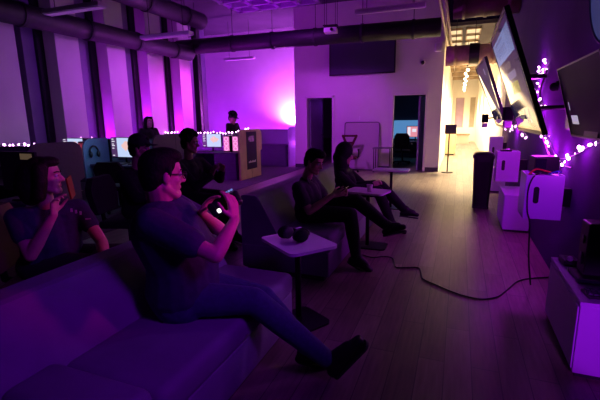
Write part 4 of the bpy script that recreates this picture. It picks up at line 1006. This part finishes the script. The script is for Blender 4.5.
# recess uplight and pillar wash
light('recess_uplight', 'SPOT', (-5.93, 14.25, 1.35), 1100, (.72, .12, 1), (-6.0, 14.6, 2.2), .05, 150, 1)
light('recess_wash', 'SPOT', (-5.4, 13.6, .3), 420, (.46, .016, 1), (-7.0, 14.6, 2.6), .06, 130, .8)
light('recess_wash', 'SPOT', (-8.8, 12.4, .3), 330, (.42, .016, 1), (-7.9, 14.6, 2.6), .06, 130, .8)
light('panel_uplight', 'POINT', (-5.03, 13.45, .7), 22, (.6, .06, 1), size=.05)
light('pillar_wash_far', 'SPOT', (-6.3, 11.2, 3.0), 300, (.95, .045, 1), (-8.0, 10.4, 1.9), .1, 90, 1)
light('pillar_wash_mid', 'SPOT', (-5.8, 8.9, 3.1), 190, (.60, .055, 1), (-8.0, 8.2, 1.9), .1, 100, 1)
light('pillar_wash_near', 'SPOT', (-5.5, 6.9, 3.1), 40, (.46, .085, 1), (-8.0, 5.9, 1.9), .1, 110, 1)
for y, e in ((7.12, 10), (8.48, 22), (9.9, 18)): light('pillar_gap_uplight', 'POINT', (-8.5, y-.03, .85), e*8, (.55, .01, 1), size=.05)
# general violet room wash
light('room_wash', 'AREA', (-4.0, 8.5, 4.4), 16, PUR, (-4.0, 8.5, 0), 3)
light('ceiling_wash', 'AREA', (-4.6, 9.3, 3.6), 22, (.42, .0, 1), (-4.6, 9.3, 5), 1.6)
light('white_wall_wash', 'SPOT', (-3.9, 7.6, 4.2), 520, (.58, .05, 1), (-3.5, 12.2, 1.0), .3, 66, 1)
light('seat_wash', 'SPOT', (.75, .9, 2.3), 84, VIO, (-1.9, 1.7, .65), .25, 66, 1)
light('seat_wash_far', 'SPOT', (.85, 3.9, 2.3), 400, (.46, .085, .9), (-1.7, 3.45, .7), .25, 74, 1)
for c, e in (((.84, 6.1, 2.08), 1.6), ((.84, 6.2, 1.88), 1.6), ((.84, 5.7, 1.6), 1.6), ((.84, 5.3, 1.32), 1.6), ((.85, 4.9, 1.2), 1.4), ((.85, 4.4, 1.16), 1.1), ((.86, 3.8, 1.29), .6), ((.84, 8.0, 1.34), 2)): light('garland_glow', 'POINT', c, e*4.6, (.66, .004, 1), size=.06)
light('magenta_spot', 'SPOT', (.55, 2.5, 1.75), 56, (1, .01, .50), (-1.75, 1.75, 1.08), .08, 34, .8)
light('magenta_spot', 'SPOT', (.55, 4.4, 1.9), 42, (1, .12, .45), (-1.4, 4.0, .95), .08, 34, .8)
light('cabinet_glow', 'SPOT', (.80, 1.2, .70), 52, (.46, .01, 1), (.88, 2.6, .30), .08, 27, .5)
light('box_glow', 'SPOT', (.35, 2.2, 1.5), 60, (.40, .004, 1), (.74, 4.0, .86), .08, 26, .7)
light('box_glow', 'POINT', (.35, 5.1, .75), 1.2, (.42, .004, 1), size=.1)
light('panel_spot', 'SPOT', (-.3, 11.6, 3.2), 420, (1, .72, .42), (-5.2, 9.6, .75), .05, 12, .6)
light('floor_strip_wash', 'SPOT', (-4.6, 11.4, 3.4), 130, (.62, .04, 1), (-4.0, 8.6, 0), .1, 44, .9)
light('office_blue', 'POINT', (-1.7, 14.3, 1.7), 5, (.1, .35, 1), size=.2)
light('office_violet', 'POINT', (-3.9, 13.6, 2.0), 5, (.35, .03, 1), size=.2)
light('monitor_glow', 'POINT', (-6.3, 5.7, 1.15), 4, (.25, .55, 1), size=.2)
# ================================================================== WORLD
w = bpy.data.worlds.new('world'); S.world = w; w.use_nodes = True
w.node_tree.nodes['Background'].inputs['Color'].default_value = (.30, .02, .6, 1); w.node_tree.nodes['Background'].inputs['Strength'].default_value = .006
S.view_settings.view_transform = 'Standard'; S.view_settings.look = 'None'; S.view_settings.exposure = 0; S.view_settings.gamma = 1

# groups of repeated things
GR = {'office_chair': 'chairs', 'computer_monitor': 'lit computer monitors on the desk rows', 'computer_desk': 'dark desks of the desk rows', 'desk_partition': 'partitions of the desk rows', 'desk_end_panel': 'end panels of the desk rows',
      'lounge_sofa': 'sofas along the walkway', 'side_table': 'side tables along the sofas', 'conduit_pipe': 'conduit pipes at the corridor corner', 'ceiling_beam': 'steel ceiling beams', 'corridor_beam': 'beams across the corridor ceiling',
      'wall_television': 'screens on the right wall', 'console_box': 'console boxes on the right wall', 'low_cabinet': 'low cabinets along the right wall', 'string_lights': 'string lights', 'air_duct': 'air ducts under the ceiling', 'media_player': 'media players beside the screens', 'computer_tower': 'glowing computers on the desks', 'keyboard': 'keyboards'}
for o in list(COL.objects):
    k = o.name.split('.')[0]
    if o.parent is None and k in GR and 'group' not in o: o['group'] = GR[k]
